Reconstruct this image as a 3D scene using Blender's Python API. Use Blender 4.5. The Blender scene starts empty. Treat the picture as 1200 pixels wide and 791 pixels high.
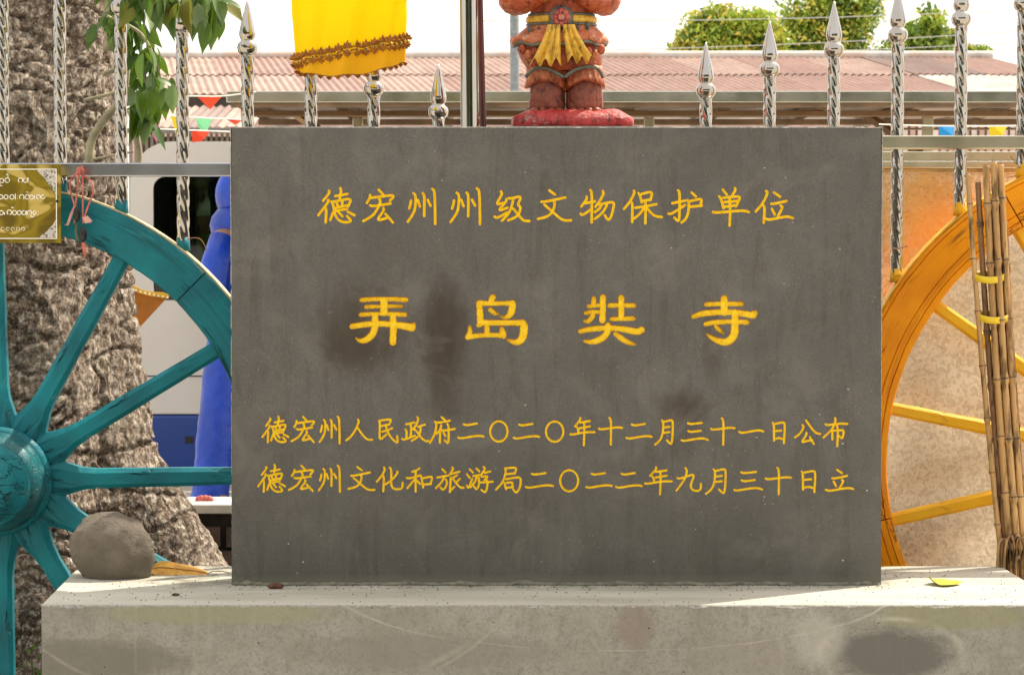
import bpy, bmesh, math, random
import numpy as np
from mathutils import Vector, Matrix, noise
random.seed(7)
R = math.radians
PI = math.pi
S = bpy.context.scene
C = S.collection
# ------------------------------------------------------------------ camera
F = 3000.0; CXP, CYP = 600.0, 395.5; CAMH = 1.33
TILT = math.atan(110.0/F)
cd = bpy.data.cameras.new('camera'); cam = bpy.data.objects.new('camera', cd); C.objects.link(cam)
cam.location = (0, 0, CAMH); cam.rotation_euler = (PI/2-TILT, 0, 0)
cd.sensor_fit = 'HORIZONTAL'; cd.sensor_width = 36; cd.lens = F/1200*36
cd.dof.use_dof = True; cd.dof.focus_distance = 6.0; cd.dof.aperture_fstop = 20
cd.clip_start = .1; cd.clip_end = 2000
S.camera = cam
# ------------------------------------------------------------------ light
SUN_EL = R(56); SUN_AZ = math.atan2(.80, .60)          # compass-like angle from +Y towards +X
w = bpy.data.worlds.new("World"); S.world = w; w.use_nodes = True
nt = w.node_tree; bg = nt.nodes['Background']
sky = nt.nodes.new('ShaderNodeTexSky'); sky.sky_type = 'NISHITA'; sky.sun_disc = False
sky.sun_elevation = SUN_EL; sky.sun_rotation = SUN_AZ; sky.dust_density = 4.0; sky.air_density = 1.0; sky.ozone_density = .6
veil = nt.nodes.new('ShaderNodeMix'); veil.data_type = 'RGBA'; veil.inputs[0].default_value = .72      # bright thin cloud veil over the blue
nt.links.new(sky.outputs[0], veil.inputs[6]); veil.inputs[7].default_value = (4.3, 4.15, 3.9, 1)
nt.links.new(veil.outputs[2], bg.inputs[0]); bg.inputs[1].default_value = .15
sl = bpy.data.lights.new('sun', 'SUN'); sl.energy = 2.5; sl.angle = R(.55); sl.color = (1, .93, .82)
so = bpy.data.objects.new('sun', sl); C.objects.link(so)
sd = Vector((math.sin(SUN_AZ)*math.cos(SUN_EL), math.cos(SUN_AZ)*math.cos(SUN_EL), math.sin(SUN_EL)))
so.rotation_euler = (-sd).to_track_quat('-Z', 'Y').to_euler()
S.view_settings.view_transform = 'Standard'; S.view_settings.look = 'None'
S.view_settings.exposure = 1.22; S.view_settings.gamma = 1
S.view_settings.use_white_balance = True; S.view_settings.white_balance_temperature = 6900; S.view_settings.white_balance_tint = 10
S.render.engine = 'CYCLES'

# ------------------------------------------------------------------ geometry helpers
def W(px, py, Y):
    """world point at distance Y that shows at photo pixel px,py"""
    u = (px-CXP)/F; v = -(py-CYP)/F
    dy = math.cos(TILT)+v*math.sin(TILT); s = Y/dy
    return Vector((s*u, Y, CAMH+s*(-math.sin(TILT)+v*math.cos(TILT))))
def X(px, Y): return (px-CXP)/F*Y
def Z(py, Y): return W(600, py, Y).z
def Wnp(px, py, Y):
    u = (px-CXP)/F; v = -(py-CYP)/F
    dy = math.cos(TILT)+v*math.sin(TILT); s = Y/dy
    return s*u, CAMH+s*(-math.sin(TILT)+v*math.cos(TILT))

class MB:
    def __init__(self): self.v = []; self.f = []; self.sm = False
    def add(self, vs, fs):
        n = len(self.v); self.v += [tuple(p) for p in vs]; self.f += [tuple(i+n for i in f) for f in fs]; return self
    def box(self, x0, x1, y0, y1, z0, z1):
        return self.add([(x0,y0,z0),(x1,y0,z0),(x1,y1,z0),(x0,y1,z0),(x0,y0,z1),(x1,y0,z1),(x1,y1,z1),(x0,y1,z1)],
            [(0,3,2,1),(4,5,6,7),(0,1,5,4),(1,2,6,5),(2,3,7,6),(3,0,4,7)])
    def loft(self, rings, cap=True, closed=True):
        n = len(rings[0]); k = len(self.v)
        for r in rings: self.v += [tuple(p) for p in r]
        for i in range(len(rings)-1):
            for j in range(n if closed else n-1):
                a = k+i*n+j; b = k+i*n+(j+1) % n
                self.f.append((a, b, b+n, a+n))
        if cap and closed:
            self.f.append(tuple(k+j for j in range(n))[::-1]); m = k+(len(rings)-1)*n
            self.f.append(tuple(m+j for j in range(n)))
        return self
    def tube(self, pts, r, n=8, cap=True, flat=1.0):
        pts = [Vector(p) for p in pts]; rings = []
        if len(pts) == 2:
            ra, rb = r if isinstance(r, (list, tuple)) else (r, r)
            ts = (0, .004, .33, .66, .996, 1); a_, b_ = pts; pts = [a_+(b_-a_)*t for t in ts]; r = [ra+(rb-ra)*t for t in ts]
        rs = r if isinstance(r, (list, tuple)) else [r]*len(pts)
        up = None
        for i, p in enumerate(pts):
            d = (pts[min(i+1, len(pts)-1)]-pts[max(i-1, 0)]).normalized()
            if up is None:
                up = Vector((0, 1, 0)) if abs(d.y) < .9 else Vector((1, 0, 0))
            a = d.cross(up).normalized(); b = a.cross(d).normalized(); up = b
            rings.append([p+a*math.cos(t*2*PI/n)*rs[i]+b*math.sin(t*2*PI/n)*rs[i]*flat for t in range(n)])
        return self.loft(rings, cap)
    def lathe(self, prof, c, n=20, axis='Z', cap=True):
        rings = []
        for r, h in prof:
            ring = []
            for t in range(n):
                a = t*2*PI/n
                if axis == 'Z': ring.append((c[0]+r*math.cos(a), c[1]+r*math.sin(a), c[2]+h))
                else: ring.append((c[0]+r*math.cos(a), c[1]+h, c[2]+r*math.sin(a)))
            rings.append(ring)
        return self.loft(rings, cap)
    def ell(self, c, r, n=16, m=10):
        rings = []
        for i in range(m+1):
            t = -PI/2+PI*i/m; k = max(math.cos(t), .02)
            rings.append([(c[0]+r[0]*k*math.cos(j*2*PI/n), c[1]+r[1]*k*math.sin(j*2*PI/n), c[2]+r[2]*math.sin(t)) for j in range(n)])
        return self.loft(rings)
    def prism(self, poly, y0, y1):
        """poly of (x,z) extruded along y"""
        n = len(poly)
        return self.add([(x, y0, z) for x, z in poly]+[(x, y1, z) for x, z in poly],
            [tuple(range(n)), tuple(range(2*n-1, n-1, -1))]+[(i, i+n, (i+1) % n+n, (i+1) % n) for i in range(n)])
    def mesh(self, name, mat=None, smooth=False):
        me = bpy.data.meshes.new(name); me.from_pydata(self.v, [], self.f); me.update()
        bm = bmesh.new(); bm.from_mesh(me); bmesh.ops.recalc_face_normals(bm, faces=bm.faces); bm.to_mesh(me); bm.free()
        if mat:
            for m in (mat if isinstance(mat, (list, tuple)) else [mat]): me.materials.append(m)
        if smooth: me.shade_smooth()
        return me
    def build(self, name, mat, parent=None, smooth=False, bevel=0):
        return link(name, self.mesh(name, mat, smooth), parent, bevel)
def link(name, me, parent=None, bevel=0, local=False):
    o = bpy.data.objects.new(name, me); C.objects.link(o)
    if parent:
        o.parent = parent
        if not local:
            root = parent
            loc = Vector(parent.location)
            if parent.parent: loc = Vector((0, 0, 0)) if parent.get('_w') else loc
            if not parent.get('_w'): o.matrix_parent_inverse = Matrix.Translation(-loc)
            o['_w'] = 1
    else: o['_w'] = 1
    if bevel:
        b = o.modifiers.new('bevel', 'BEVEL'); b.width = bevel; b.segments = 2; b.limit_method = 'ANGLE'; b.angle_limit = R(40)
    return o
def tag(o, label, cat, group=None):
    o['label'] = label; o['category'] = cat
    if group: o['group'] = group
    return o
def thing(name, label, cat, loc=(0, 0, 0), group=None):
    o = bpy.data.objects.new(name, None); C.objects.link(o); o.location = loc; o.empty_display_size = .05
    return tag(o, label, cat, group)
def struct(o): o['kind'] = 'structure'; return o
def fbm(p, s=1.0, o=4): return noise.fractal(Vector(p)*s, 1.0, 2.0, o)

# ------------------------------------------------------------------ material helpers
class NT:
    def __init__(self, name):
        self.m = bpy.data.materials.new(name); self.m.use_nodes = True
        self.t = self.m.node_tree; self.p = self.t.nodes['Principled BSDF']; self._tc = None
    def n(self, typ, **kw):
        nd = self.t.nodes.new(typ)
        for k, v in kw.items(): setattr(nd, k, v)
        return nd
    def set(self, sock, v):
        if v is None: return
        if isinstance(v, bpy.types.NodeSocket): self.t.links.new(v, sock)
        else:
            if isinstance(v, (tuple, list)) and len(v) == 3 and sock.type == 'RGBA': v = (*v, 1)
            sock.default_value = v
    def tc(self, kind='Object'):
        if not self._tc: self._tc = self.n('ShaderNodeTexCoord')
        return self._tc.outputs[kind]
    def map(self, vec=None, scale=(1, 1, 1), loc=(0, 0, 0), rot=(0, 0, 0)):
        nd = self.n('ShaderNodeMapping'); self.set(nd.inputs[0], vec or self.tc())
        nd.inputs[1].default_value = loc; nd.inputs[2].default_value = rot; nd.inputs[3].default_value = scale
        return nd.outputs[0]
    def noise(self, scale, detail=4, rough=.55, vec=None, dist=0, color=False):
        nd = self.n('ShaderNodeTexNoise'); self.set(nd.inputs['Vector'], vec or self.tc())
        nd.inputs['Scale'].default_value = scale; nd.inputs['Detail'].default_value = detail
        nd.inputs['Roughness'].default_value = rough; nd.inputs['Distortion'].default_value = dist
        return nd.outputs[1 if color else 0]
    def vor(self, scale, vec=None, feature='F1', out='Distance', rnd=1):
        nd = self.n('ShaderNodeTexVoronoi', feature=feature); self.set(nd.inputs['Vector'], vec or self.tc())
        nd.inputs['Scale'].default_value = scale; nd.inputs['Randomness'].default_value = rnd
        return nd.outputs[out]
    def ramp(self, fac, stops, interp='LINEAR'):
        nd = self.n('ShaderNodeValToRGB'); self.set(nd.inputs[0], fac); e = nd.color_ramp.elements; nd.color_ramp.interpolation = interp
        while len(e) < len(stops): e.new(.5)
        for el, (p, c) in zip(e, stops):
            el.position = p; el.color = (c, c, c, 1) if isinstance(c, (int, float)) else (*c, 1)
        return nd.outputs[0]
    def mix(self, fac, a, b, mode='MIX'):
        nd = self.n('ShaderNodeMix', data_type='RGBA', blend_type=mode)
        self.set(nd.inputs[0], fac); self.set(nd.inputs[6], a); self.set(nd.inputs[7], b); return nd.outputs[2]
    def math(self, op, a, b=None, clamp=False):
        nd = self.n('ShaderNodeMath', operation=op); nd.use_clamp = clamp
        self.set(nd.inputs[0], a)
        if b is not None: self.set(nd.inputs[1], b)
        return nd.outputs[0]
    def bump(self, h, strength=.5, dist=.01, prev=None):
        nd = self.n('ShaderNodeBump'); nd.inputs['Strength'].default_value = strength; nd.inputs['Distance'].default_value = dist
        self.set(nd.inputs['Height'], h)
        if prev: self.set(nd.inputs['Normal'], prev)
        return nd.outputs[0]
    def blob(self, c, r, soft=.5, wob=0, wobv=None):
        """1 inside an ellipse round point c with radii r (x,z), falling to 0"""
        v = self.map(scale=(1/r[0], 0, 1/r[1]), loc=(-c[0]/r[0], 0, -c[2]/r[1]))
        nd = self.n('ShaderNodeVectorMath', operation='LENGTH'); self.set(nd.inputs[0], v); d = nd.outputs['Value']
        if wobv is not None: d = self.math('ADD', d, self.math('MULTIPLY', self.math('SUBTRACT', wobv, .5), wob))
        mr = self.n('ShaderNodeMapRange'); self.set(mr.inputs[0], d); mr.inputs[1].default_value = 1+soft; mr.inputs[2].default_value = 1-soft
        mr.interpolation_type = 'SMOOTHSTEP'
        return mr.outputs[0]
    def done(self, color=None, rough=None, metal=None, normal=None, **kw):
        self.set(self.p.inputs['Base Color'], color); self.set(self.p.inputs['Roughness'], rough)
        self.set(self.p.inputs['Metallic'], metal)
        if normal is not None: self.set(self.p.inputs['Normal'], normal)
        for k, v in kw.items(): self.set(self.p.inputs[k], v)
        return self.m
def simple(name, col, rough=.6, metal=0, var=.25, scale=30, bump=.15, bd=.002, **kw):
    n = NT(name); f = n.noise(scale, 5)
    lo = tuple(c*(1-var) for c in col); hi = tuple(min(1, c*(1+var)) for c in col)
    return n.done(n.ramp(f, [(.3, lo), (.7, hi)]), rough, metal, n.bump(f, bump, bd) if bump else None, **kw)

D = 5.88                      # distance of the tablet's face
# --- tablet stone
def stone_mat(name, glow=False):
    n = NT(name)
    fine = n.noise(260, 3, .7); mid = n.noise(16, 5, .6); big = n.noise(3.2, 4, .6)
    c = n.mix(n.ramp(big, [(.3, 0), (.7, 1)]), (.084, .081, .075), (.120, .116, .107))
    c = n.mix(n.ramp(mid, [(.35, 0), (.75, .6)]), c, (.13, .12, .10))
    c = n.mix(n.ramp(fine, [(.34, .5), (.62, 0)]), c, (.055, .050, .043))
    c = n.mix(n.ramp(fine, [(.58, 0), (.8, .35)]), c, (.22, .21, .18))
    streak = n.noise(14, 5, .7, n.map(scale=(1, 1, .16)), dist=.5)
    zr = n.n('ShaderNodeSeparateXYZ'); n.set(zr.inputs[0], n.tc())
    low = n.n('ShaderNodeMapRange'); n.set(low.inputs[0], zr.outputs[2]); low.inputs[1].default_value = .95; low.inputs[2].default_value = .55
    # greenish damp foot
    c = n.mix(n.math('MULTIPLY', low.outputs[0], n.ramp(streak, [(.35, .1), (.65, .45)])), c, (.085, .088, .06))
    wob = n.noise(26, 7, .75, n.map(scale=(1, 1, .45)))
    for (px, py, rx, ry, k) in [(425, 388, 48, 48, .62), (520, 395, 24, 60, .8), (520, 470, 18, 30, .35), (798, 476, 30, 18, .7), (835, 400, 12, 40, .35), (410, 410, 26, 20, .4), (800, 500, 20, 30, .3), (455, 290, 30, 60, .12)]:
        p = W(px, py, D); b = n.blob(p, (rx/510, ry/510), .6, 1.5, wob)
        c = n.mix(n.math('MULTIPLY', b, min(.95, k*1.25)), c, (.038, .024, .012))
    st2 = n.noise(26, 6, .75, n.map(scale=(1, 1, .13), loc=(3, 0, 0)), dist=.8)
    c = n.mix(n.ramp(st2, [(.5, 0), (.75, .6)]), c, (.05, .04, .028))
    # pale lime specks and scratches
    cloud = n.noise(7, 6, .7, dist=.5); c = n.mix(n.ramp(cloud, [(.5, 0), (.7, .35)]), c, (.20, .19, .165)); c = n.mix(n.ramp(cloud, [(.28, .4), (.45, 0)]), c, (.055, .05, .042))
    sp = n.vor(22, n.map(scale=(1, 1, 1.3)))
    spf = n.math('MULTIPLY', n.ramp(sp, [(.035, 1), (.06, 0)]), n.ramp(n.noise(9, 2), [(.52, 0), (.56, 1)]))
    c = n.mix(n.math('MULTIPLY', spf, .8), c, (.55, .54, .5))
    sp2 = n.ramp(n.vor(60), [(.06, .7), (.10, 0)])
    c = n.mix(n.math('MULTIPLY', sp2, n.ramp(n.noise(5, 2), [(.5, 0), (.6, .6)])), c, (.4, .39, .36))
    mo = n.blob((X(650, D), D, Z(682, D)), (1.0, .012), .9, .8, n.noise(30, 5, .7))
    c = n.mix(n.math('MULTIPLY', mo, .7), c, (.16, .155, .10))
    b1 = n.bump(n.math('ADD', fine, n.math('MULTIPLY', mid, .5)),   .25, .0008)
    return n.done(c, n.ramp(mid, [(.3, .55), (.7, .8)]), 0, b1)
M_stone = stone_mat('tablet_stone')
def mk_paint():
    n = NT('letter_paint'); f = n.noise(120, 4, .6)
    c = n.ramp(f, [(.3, (.80, .50, .002)), (.5, (.90, .62, .006)), (.75, (.98, .74, .04))])
    return n.done(c, .42, 0, n.bump(f, .2, .0006))
M_letter = mk_paint()
M_bleed_shade = simple('amber_bleed_and_groove_shade', (.34, .15, .012), .6, 0, .35, 90, .2, .0005)  # letter rim: paint bleed plus groove-wall shade put into the colour
def mk_chip():
    n = NT('chipped_edge_stone'); f = n.noise(150, 4, .6)
    return n.done(n.ramp(f, [(.3, (.16, .15, .13)), (.7, (.42, .40, .36))]), .8, 0, n.bump(f, .4, .001))
M_chip = mk_chip()
def mk_concrete():
    n = NT('base_concrete'); big = n.noise(2.3, 5, .6); mid = n.noise(9, 6, .65, dist=.6); fine = n.noise(150, 4, .7)
    c = n.ramp(big, [(.3, (.25, .24, .21)), (.5, (.31, .30, .265)), (.7, (.37, .36, .32))])
    c = n.mix(n.ramp(mid, [(.2, .55), (.8, 0)]), c, (.16, .15, .12)); c = n.mix(n.ramp(n.noise(20, 8, .8, n.map(scale=(.25, 1, 1), rot=(0, .35, 0))), [(.5, 0), (.75, .5)]), c, (.36, .34, .30)); c = n.mix(n.ramp(n.noise(30, 6, .75), [(.5, 0), (.7, .3)]), c, (.36, .34, .30))
    c = n.mix(n.ramp(fine, [(.34, .6), (.5, 0)]), c, (.15, .14, .12)); c = n.mix(n.ramp(n.noise(60, 7, .8, dist=.4), [(.40, .55), (.48, 0)]), c, (.17, .16, .13)); c = n.mix(n.ramp(n.noise(16, 7, .8, n.map(loc=(3, 1, 8)), dist=.7), [(.52, 0), (.60, .35)]), c, (.17, .16, .135))
    st = n.noise(10, 4, .6, n.map(scale=(1, 1, .15)))
    c = n.mix(n.ramp(st, [(.5, 0), (.7, .4)]), c, (.22, .20, .16))
    wob = n.noise(22, 9, .85, n.map(scale=(.5, 1, 1.4)), dist=.5)
    FY = 5.53
    for (px, py, rx, ry, col, k) in [(1045, 768, 66, 30, (.13, .125, .11), .8), (960, 752, 30, 30, (.40, .39, .34), .4), (90, 775, 130, 24, (.15, .14, .11), .55), (1120, 722, 90, 16, (.25, .25, .13), .5),
                                     (255, 720, 130, 12, (.26, .26, .15), .5), (745, 735, 22, 26, (.20, .155, .12), .4), (500, 765, 150, 20, (.20, .185, .155), .4), (880, 770, 60, 25, (.24, .22, .18), .35)]:
        p = W(px, py, FY); c = n.mix(n.math('MULTIPLY', n.blob(p, (rx/540, ry/540), ( .30), 1.5, wob), min(1, k*1.3)), c, col)
    pits = n.math('MULTIPLY', n.ramp(n.vor(38), [(.05, 1), (.09, 0)]), n.ramp(n.noise(14, 2), [(.5, 0), (.55, 1)]))
    c = n.mix(pits, c, (.07, .062, .05))
    def ring(px, py, rx, ry, wdt, k, msk):
        nonlocal c
        p = W(px, py, FY); v = n.map(scale=(540/rx, 0, 540/ry), loc=(-p.x*540/rx, 0, -p.z*540/ry)); nd = n.n('ShaderNodeVectorMath', operation='LENGTH'); n.set(nd.inputs[0], v)
        d = n.math('ABSOLUTE', n.math('SUBTRACT', n.math('ADD', nd.outputs['Value'], n.math('MULTIPLY', n.noise(6, 3), .05)), 1.025)); f_ = n.ramp(d, [(0, 1), (wdt, 0)])
        c = n.mix(n.math('MULTIPLY', n.math('MULTIPLY', f_, n.ramp(n.noise(msk, 4, .7), [(.45, 0), (.6, 1)])), k), c, (.50, .47, .40))
    ring(720, 690, 330, 74, .012, .7, 3.1); ring(300, 640, 330, 190, .012, .3, 4.3); ring(200, 600, 460, 240, .02, .25, 5.0); ring(1046, 768, 84, 42, .10, .6, 3.7); ring(1100, 700, 150, 110, .02, .5, 6.2)
    dr = n.ramp(n.noise(24, 4, .6, n.map(scale=(1, 1, .06), loc=(4, 0, 0))), [(.60, 0), (.72, .22)]); c = n.mix(dr, c, (.42, .40, .35))
    h = n.math('ADD', n.math('MULTIPLY', mid, .8), n.math('SUBTRACT', n.math('MULTIPLY', fine, .3), n.math('MULTIPLY', pits, 1.2)))
    return n.done(c, .85, 0, n.bump(h, .6, .004))
M_conc = mk_concrete()
def mk_toplayer():
    n = NT('base_top_render'); big = n.noise(5, 5, .6, n.map(scale=(.5, 2.0, 1))); fine = n.noise(120, 4, .7)
    c = n.ramp(big, [(.3, (.38, .36, .29)), (.5, (.48, .455, .38)), (.7, (.55, .52, .45))])
    c = n.mix(n.ramp(fine, [(.28, .4), (.45, 0)]), c, (.24, .22, .18))
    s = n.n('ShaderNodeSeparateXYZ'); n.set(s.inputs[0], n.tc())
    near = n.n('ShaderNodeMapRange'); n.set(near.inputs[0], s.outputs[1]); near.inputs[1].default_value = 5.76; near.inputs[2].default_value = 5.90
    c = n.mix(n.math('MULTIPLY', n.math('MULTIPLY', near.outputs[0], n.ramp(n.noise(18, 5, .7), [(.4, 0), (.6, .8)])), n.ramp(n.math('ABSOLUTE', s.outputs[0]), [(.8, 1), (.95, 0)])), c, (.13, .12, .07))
    return n.done(c, .8, 0, n.bump(n.math('ADD', fine, big), .3, .002))
M_top = mk_toplayer()
def mk_steel(name, rough=.16, tint=(.72, .70, .66), dirt=.25):
    n = NT(name); f = n.noise(9, 5, .6); g = n.noise(5, 3)
    c = n.mix(n.ramp(f, [(.5, 0), (.72, dirt)]), tint, (.30, .20, .11))
    r = n.ramp(g, [(.3, rough*.8), (.7, rough*1.3)])
    return n.done(c, r, 1.0, n.bump(n.noise(5, 1), .08, .002))
M_steel = mk_steel('stainless_steel', .07, (.46, .435, .40))
M_steel_blue = mk_steel('stainless_rail_bluish', .22, (.46, .48, .54), .2)
M_steel_warm = mk_steel('stainless_rail_warm', .25, (.62, .58, .44), .2)
def mk_wood(name, cols, edge, crack=.5, uv=False, bare=None, gloss=.42):
    n = NT(name); v = n.tc('UV') if uv else n.tc()
    gr = n.noise(22, 5, .65, n.map(v, scale=(.12, 1, 1) if not uv else (.10, 1.6, 1)), dist=.3)
    f = n.noise(6, 4, .6, n.map(v)); ff = n.noise(70, 4, .65, n.map(v, scale=(.15, 1, 1)))
    c = n.ramp(f, [(.3, cols[0]), (.55, cols[1]), (.75, cols[2])])
    c = n.mix(n.ramp(gr, [(.32, .55), (.46, 0)]), c, edge)
    cr = n.ramp(n.noise(9, 6, .7, n.map(v, scale=(.09, 1, 1), loc=(2, 0, 0)), dist=.8), [(.488, 0), (.5, 1), (.512, 0)])
    crm = n.math('MULTIPLY', cr, n.ramp(n.noise(7, 2, vec=n.map(v, loc=(5, 1, 0))), [(.5, 0), (.6, crack)]))
    c = n.mix(crm, c, tuple(e*.35 for e in edge))
    if bare:
        wr = n.ramp(n.noise(26, 6, .75, n.map(v, scale=(.4, 1, 1), loc=(9, 0, 0))), [(.66, 0), (.70, .8)])
        c = n.mix(wr, c, bare)
    if name.startswith('teal'):
        c = n.mix(n.ramp(n.noise(30, 7, .8, n.map(v, scale=(.12, 1, 1), loc=(4, 7, 0))), [(.56, 0), (.68, .55)]), c, (.03, .34, .34))
    h = n.math('SUBTRACT', n.math('ADD', gr, n.math('MULTIPLY', ff, .4)), n.math('MULTIPLY', crm, 1.5))
    return n.done(c, n.ramp(f, [(.3, gloss), (.7, gloss+.15)]), 0, n.bump(h, .7, .005), **{'Specular IOR Level': .3})
TEAL = [(.0, .105, .135), (.0, .165, .20), (.0, .225, .26)]
M_teal = mk_wood('teal_painted_wood', TEAL, (.0, .04, .045), .95, False, (.25, .36, .32))
M_teal_uv = mk_wood('teal_painted_felloe', TEAL, (.0, .045, .05), .95, True, (.16, .34, .32))
OR = [(.72, .22, .0), (.86, .31, .0), (.92, .40, .005)]
M_or = mk_wood('ochre_painted_wood', [(.78, .36, .01), (.86, .45, .015), (.90, .52, .03)], (.40, .13, .01), .5, False, (.55, .33, .12))
M_or_uv = mk_wood('orange_painted_felloe', OR, (.46, .13, .006), .7, True)
M_cream = simple('sunlit_cream_tyre', (.62, .52, .30), .6, 0, .3, 40)  # sunlit look of the tyre edge put into its colour
M_yedge = simple('yellow_painted_tyre', (.75, .42, .03), .5, 0, .25, 30)
def mk_galv():
    n = NT('galvanised_sheet'); 
    wv = n.mix(.03, n.tc(), n.noise(22, 3, color=True), 'ADD')
    v1 = n.vor(120, wv, out='Color'); s = n.n('ShaderNodeSeparateColor'); n.set(s.inputs[0], v1)
    d = n.ramp(s.outputs[0], [(.62, 0), (.70, 1)])
    v2 = n.vor(170, wv, out='Color'); s2 = n.n('ShaderNodeSeparateColor'); n.set(s2.inputs[0], v2)
    d2 = n.ramp(s2.outputs[0], [(.78, 0), (.82, .8)])
    f = n.noise(5, 4, .6)
    c = n.ramp(f, [(.3, (.74, .69, .57)), (.7, (.94, .88, .75))])
    c = n.mix(n.math('MULTIPLY', n.math('MAXIMUM', d, d2), .36), c, (.34, .29, .21))
    rust = n.ramp(n.noise(2.4, 5, .6, n.map(loc=(1.3, 0, .4))), [(.58, 0), (.75, .3)])
    c = n.mix(rust, c, (.55, .30, .12))
    ob = n.blob(W(1080, 255, 6.8), (.13, .17), .8, 2.6, n.noise(14, 7, .75)); c = n.mix(n.math('MULTIPLY', ob, .75), c, (.88, .46, .07))  # reflection of the orange rim painted into the sheet colour
    r = n.ramp(s2.outputs[1], [(0, .26), (1, .38)])
    return n.done(c, r, .72, n.bump(n.noise(3, 2), .25, .02))
M_galv = mk_galv()
def mk_bark():
    n = NT('tree_bark'); v = n.map(scale=(1, 1, .8))
    a = n.noise(7, 6, .7, v, dist=1.2); b = n.noise(46, 9, .74, n.map(scale=(1, 1, 1.05)), dist=.35); big = n.noise(2.6, 3)
    c = n.ramp(b, [(.34, (.025, .015, .010)), (.42, (.12, .075, .048)), (.49, (.24, .165, .11)), (.56, (.55, .45, .35)), (.65, (.85, .78, .68))])
    c = n.mix(n.ramp(a, [(.30, .8), (.40, 0)]), c, (.05, .032, .02))
    wv = n.mix(.05, n.tc(), n.noise(12, 5, .7, color=True), 'ADD'); ed = n.vor(17, n.map(wv, scale=(1.3, 1.3, .45)), 'DISTANCE_TO_EDGE'); em = n.math('MULTIPLY', n.ramp(ed, [(0, 1), (.10, 0)]), n.ramp(n.noise(5, 3, .6, n.map(loc=(7, 7, 7))), [(.42, .1), (.58, .9)])); c = n.mix(em, c, (.025, .016, .011))
    sp_ = n.noise(120, 5, .8); c = n.mix(n.ramp(sp_, [(.36, .75), (.46, 0)]), c, (.03, .02, .014)); c = n.mix(n.ramp(sp_, [(.56, 0), (.66, .55)]), c, (.80, .74, .64))
    fs_ = n.noise(13, 5, .7, n.map(scale=(1.6, 1.6, .5)), dist=1.5); c = n.mix(n.ramp(fs_, [(.470, 0), (.5, .85), (.53, 0)]), c, (.018, .012, .009))
    c = n.mix(n.ramp(big, [(.40, 0), (.6, .5)]), c, n.ramp(b, [(.38, (.09, .06, .042)), (.5, (.34, .27, .20)), (.62, (.66, .60, .50))]))
    return n.done(c, .9, 0, n.bump(n.math('SUBTRACT', n.math('ADD', n.math('MULTIPLY', a, .6), n.math('ADD', n.math('MULTIPLY', b, .9), n.math('MULTIPLY', sp_, .35))), n.math('MULTIPLY', em, .6)), .8, .026))
M_bark = mk_bark()
M_vine = simple('pale_vine_bark', (.34, .30, .19), .8, 0, .35, 25, .4, .006)
def mk_leaf(name, a, b, tr=.25):
    n = NT(name); f = n.noise(9, 3); oi = n.n('ShaderNodeObjectInfo').outputs['Random']
    c = n.mix(n.math('MULTIPLY', n.math('ADD', f, oi), .5), a, b)
    n.done(c, .35, 0, None); t = n.n('ShaderNodeBsdfTranslucent'); n.set(t.inputs[0], n.mix(.5, c, (.25, .42, .03))); mx = n.n('ShaderNodeMixShader'); mx.inputs[0].default_value = .3
    n.t.links.new(n.p.outputs[0], mx.inputs[1]); n.t.links.new(t.outputs[0], mx.inputs[2]); n.t.links.new(mx.outputs[0], n.t.nodes['Material Output'].inputs[0]); return n.m
M_leaf = mk_leaf('broad_leaf', (.016, .06, .006), (.085, .18, .016))
M_leaf2 = mk_leaf('pale_broad_leaf', (.09, .16, .06), (.20, .28, .12))
M_leaf3 = mk_leaf('olive_broad_leaf', (.16, .17, .03), (.24, .20, .05))
M_far = [mk_leaf('far_leaf_dark', (.05, .11, .015), (.13, .22, .03)), mk_leaf('far_leaf_green', (.28, .40, .05), (.48, .54, .08)), mk_leaf('far_leaf_yellow', (.62, .52, .08), (.78, .62, .14))]
M_trunkfar = simple('far_trunk_bark', (.14, .10, .07), .9)
def mk_tin(name, col, rust):
    n = NT(name); f = n.noise(1.8, 5, .65); g = n.noise(6, 5, .7, n.map(scale=(1, .25, .25)))
    c = n.ramp(g, [(.3, tuple(x*.72 for x in col)), (.6, col)])
    c = n.mix(n.ramp(f, [(.5, 0), (.62, .65)]), c, rust)
    return n.done(c, .6, 0, None)
M_tin = [mk_tin('rusty_pink_tin', (.34, .20, .155), (.25, .13, .095)), mk_tin('faded_tin', (.42, .28, .22), (.30, .17, .13)), mk_tin('dark_weathered_tin', (.24, .165, .14), (.25, .13, .09)), mk_tin('pale_tin', (.60, .56, .51), (.55, .38, .30))]
M_dark = simple('dark_timber', (.05, .038, .03), .8)
M_brown = simple('brown_soffit', (.20, .13, .08), .5, .4, .4, 6)
M_wallslat = simple('weathered_wall_board', (.22, .18, .15), .85, 0, .4, 5)
M_pinkwall = simple('pink_washed_wall', (.58, .42, .38), .8, 0, .3, 6)
def mk_ground():
    n = NT('pale_paving_ground'); f = n.noise(1.2, 6, .65); g = n.noise(30, 5, .7)
    c = n.ramp(f, [(.3, (.40, .37, .31)), (.7, (.56, .52, .45))])
    c = n.mix(n.ramp(g, [(.3, .4), (.5, 0)]), c, (.22, .19, .15))
    c = n.mix(n.ramp(n.vor(7), [(.10, .8), (.14, 0)]), c, (.42, .27, .12))
    return n.done(c, .9, 0, n.bump(g, .4, .01))
M_ground = mk_ground()
M_soil = simple('dark_leaf_litter_soil', (.045, .032, .022), .95, 0, .6, 14, 1, .03)
M_brick = simple('dark_mossy_brick', (.07, .048, .036), .9, 0, .6, 10, .6, .01)
M_mortar = simple('dark_mortar', (.03, .026, .02), .95)
M_coping = simple('pale_coping_stone', (.50, .48, .42), .8, 0, .25, 12)
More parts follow.
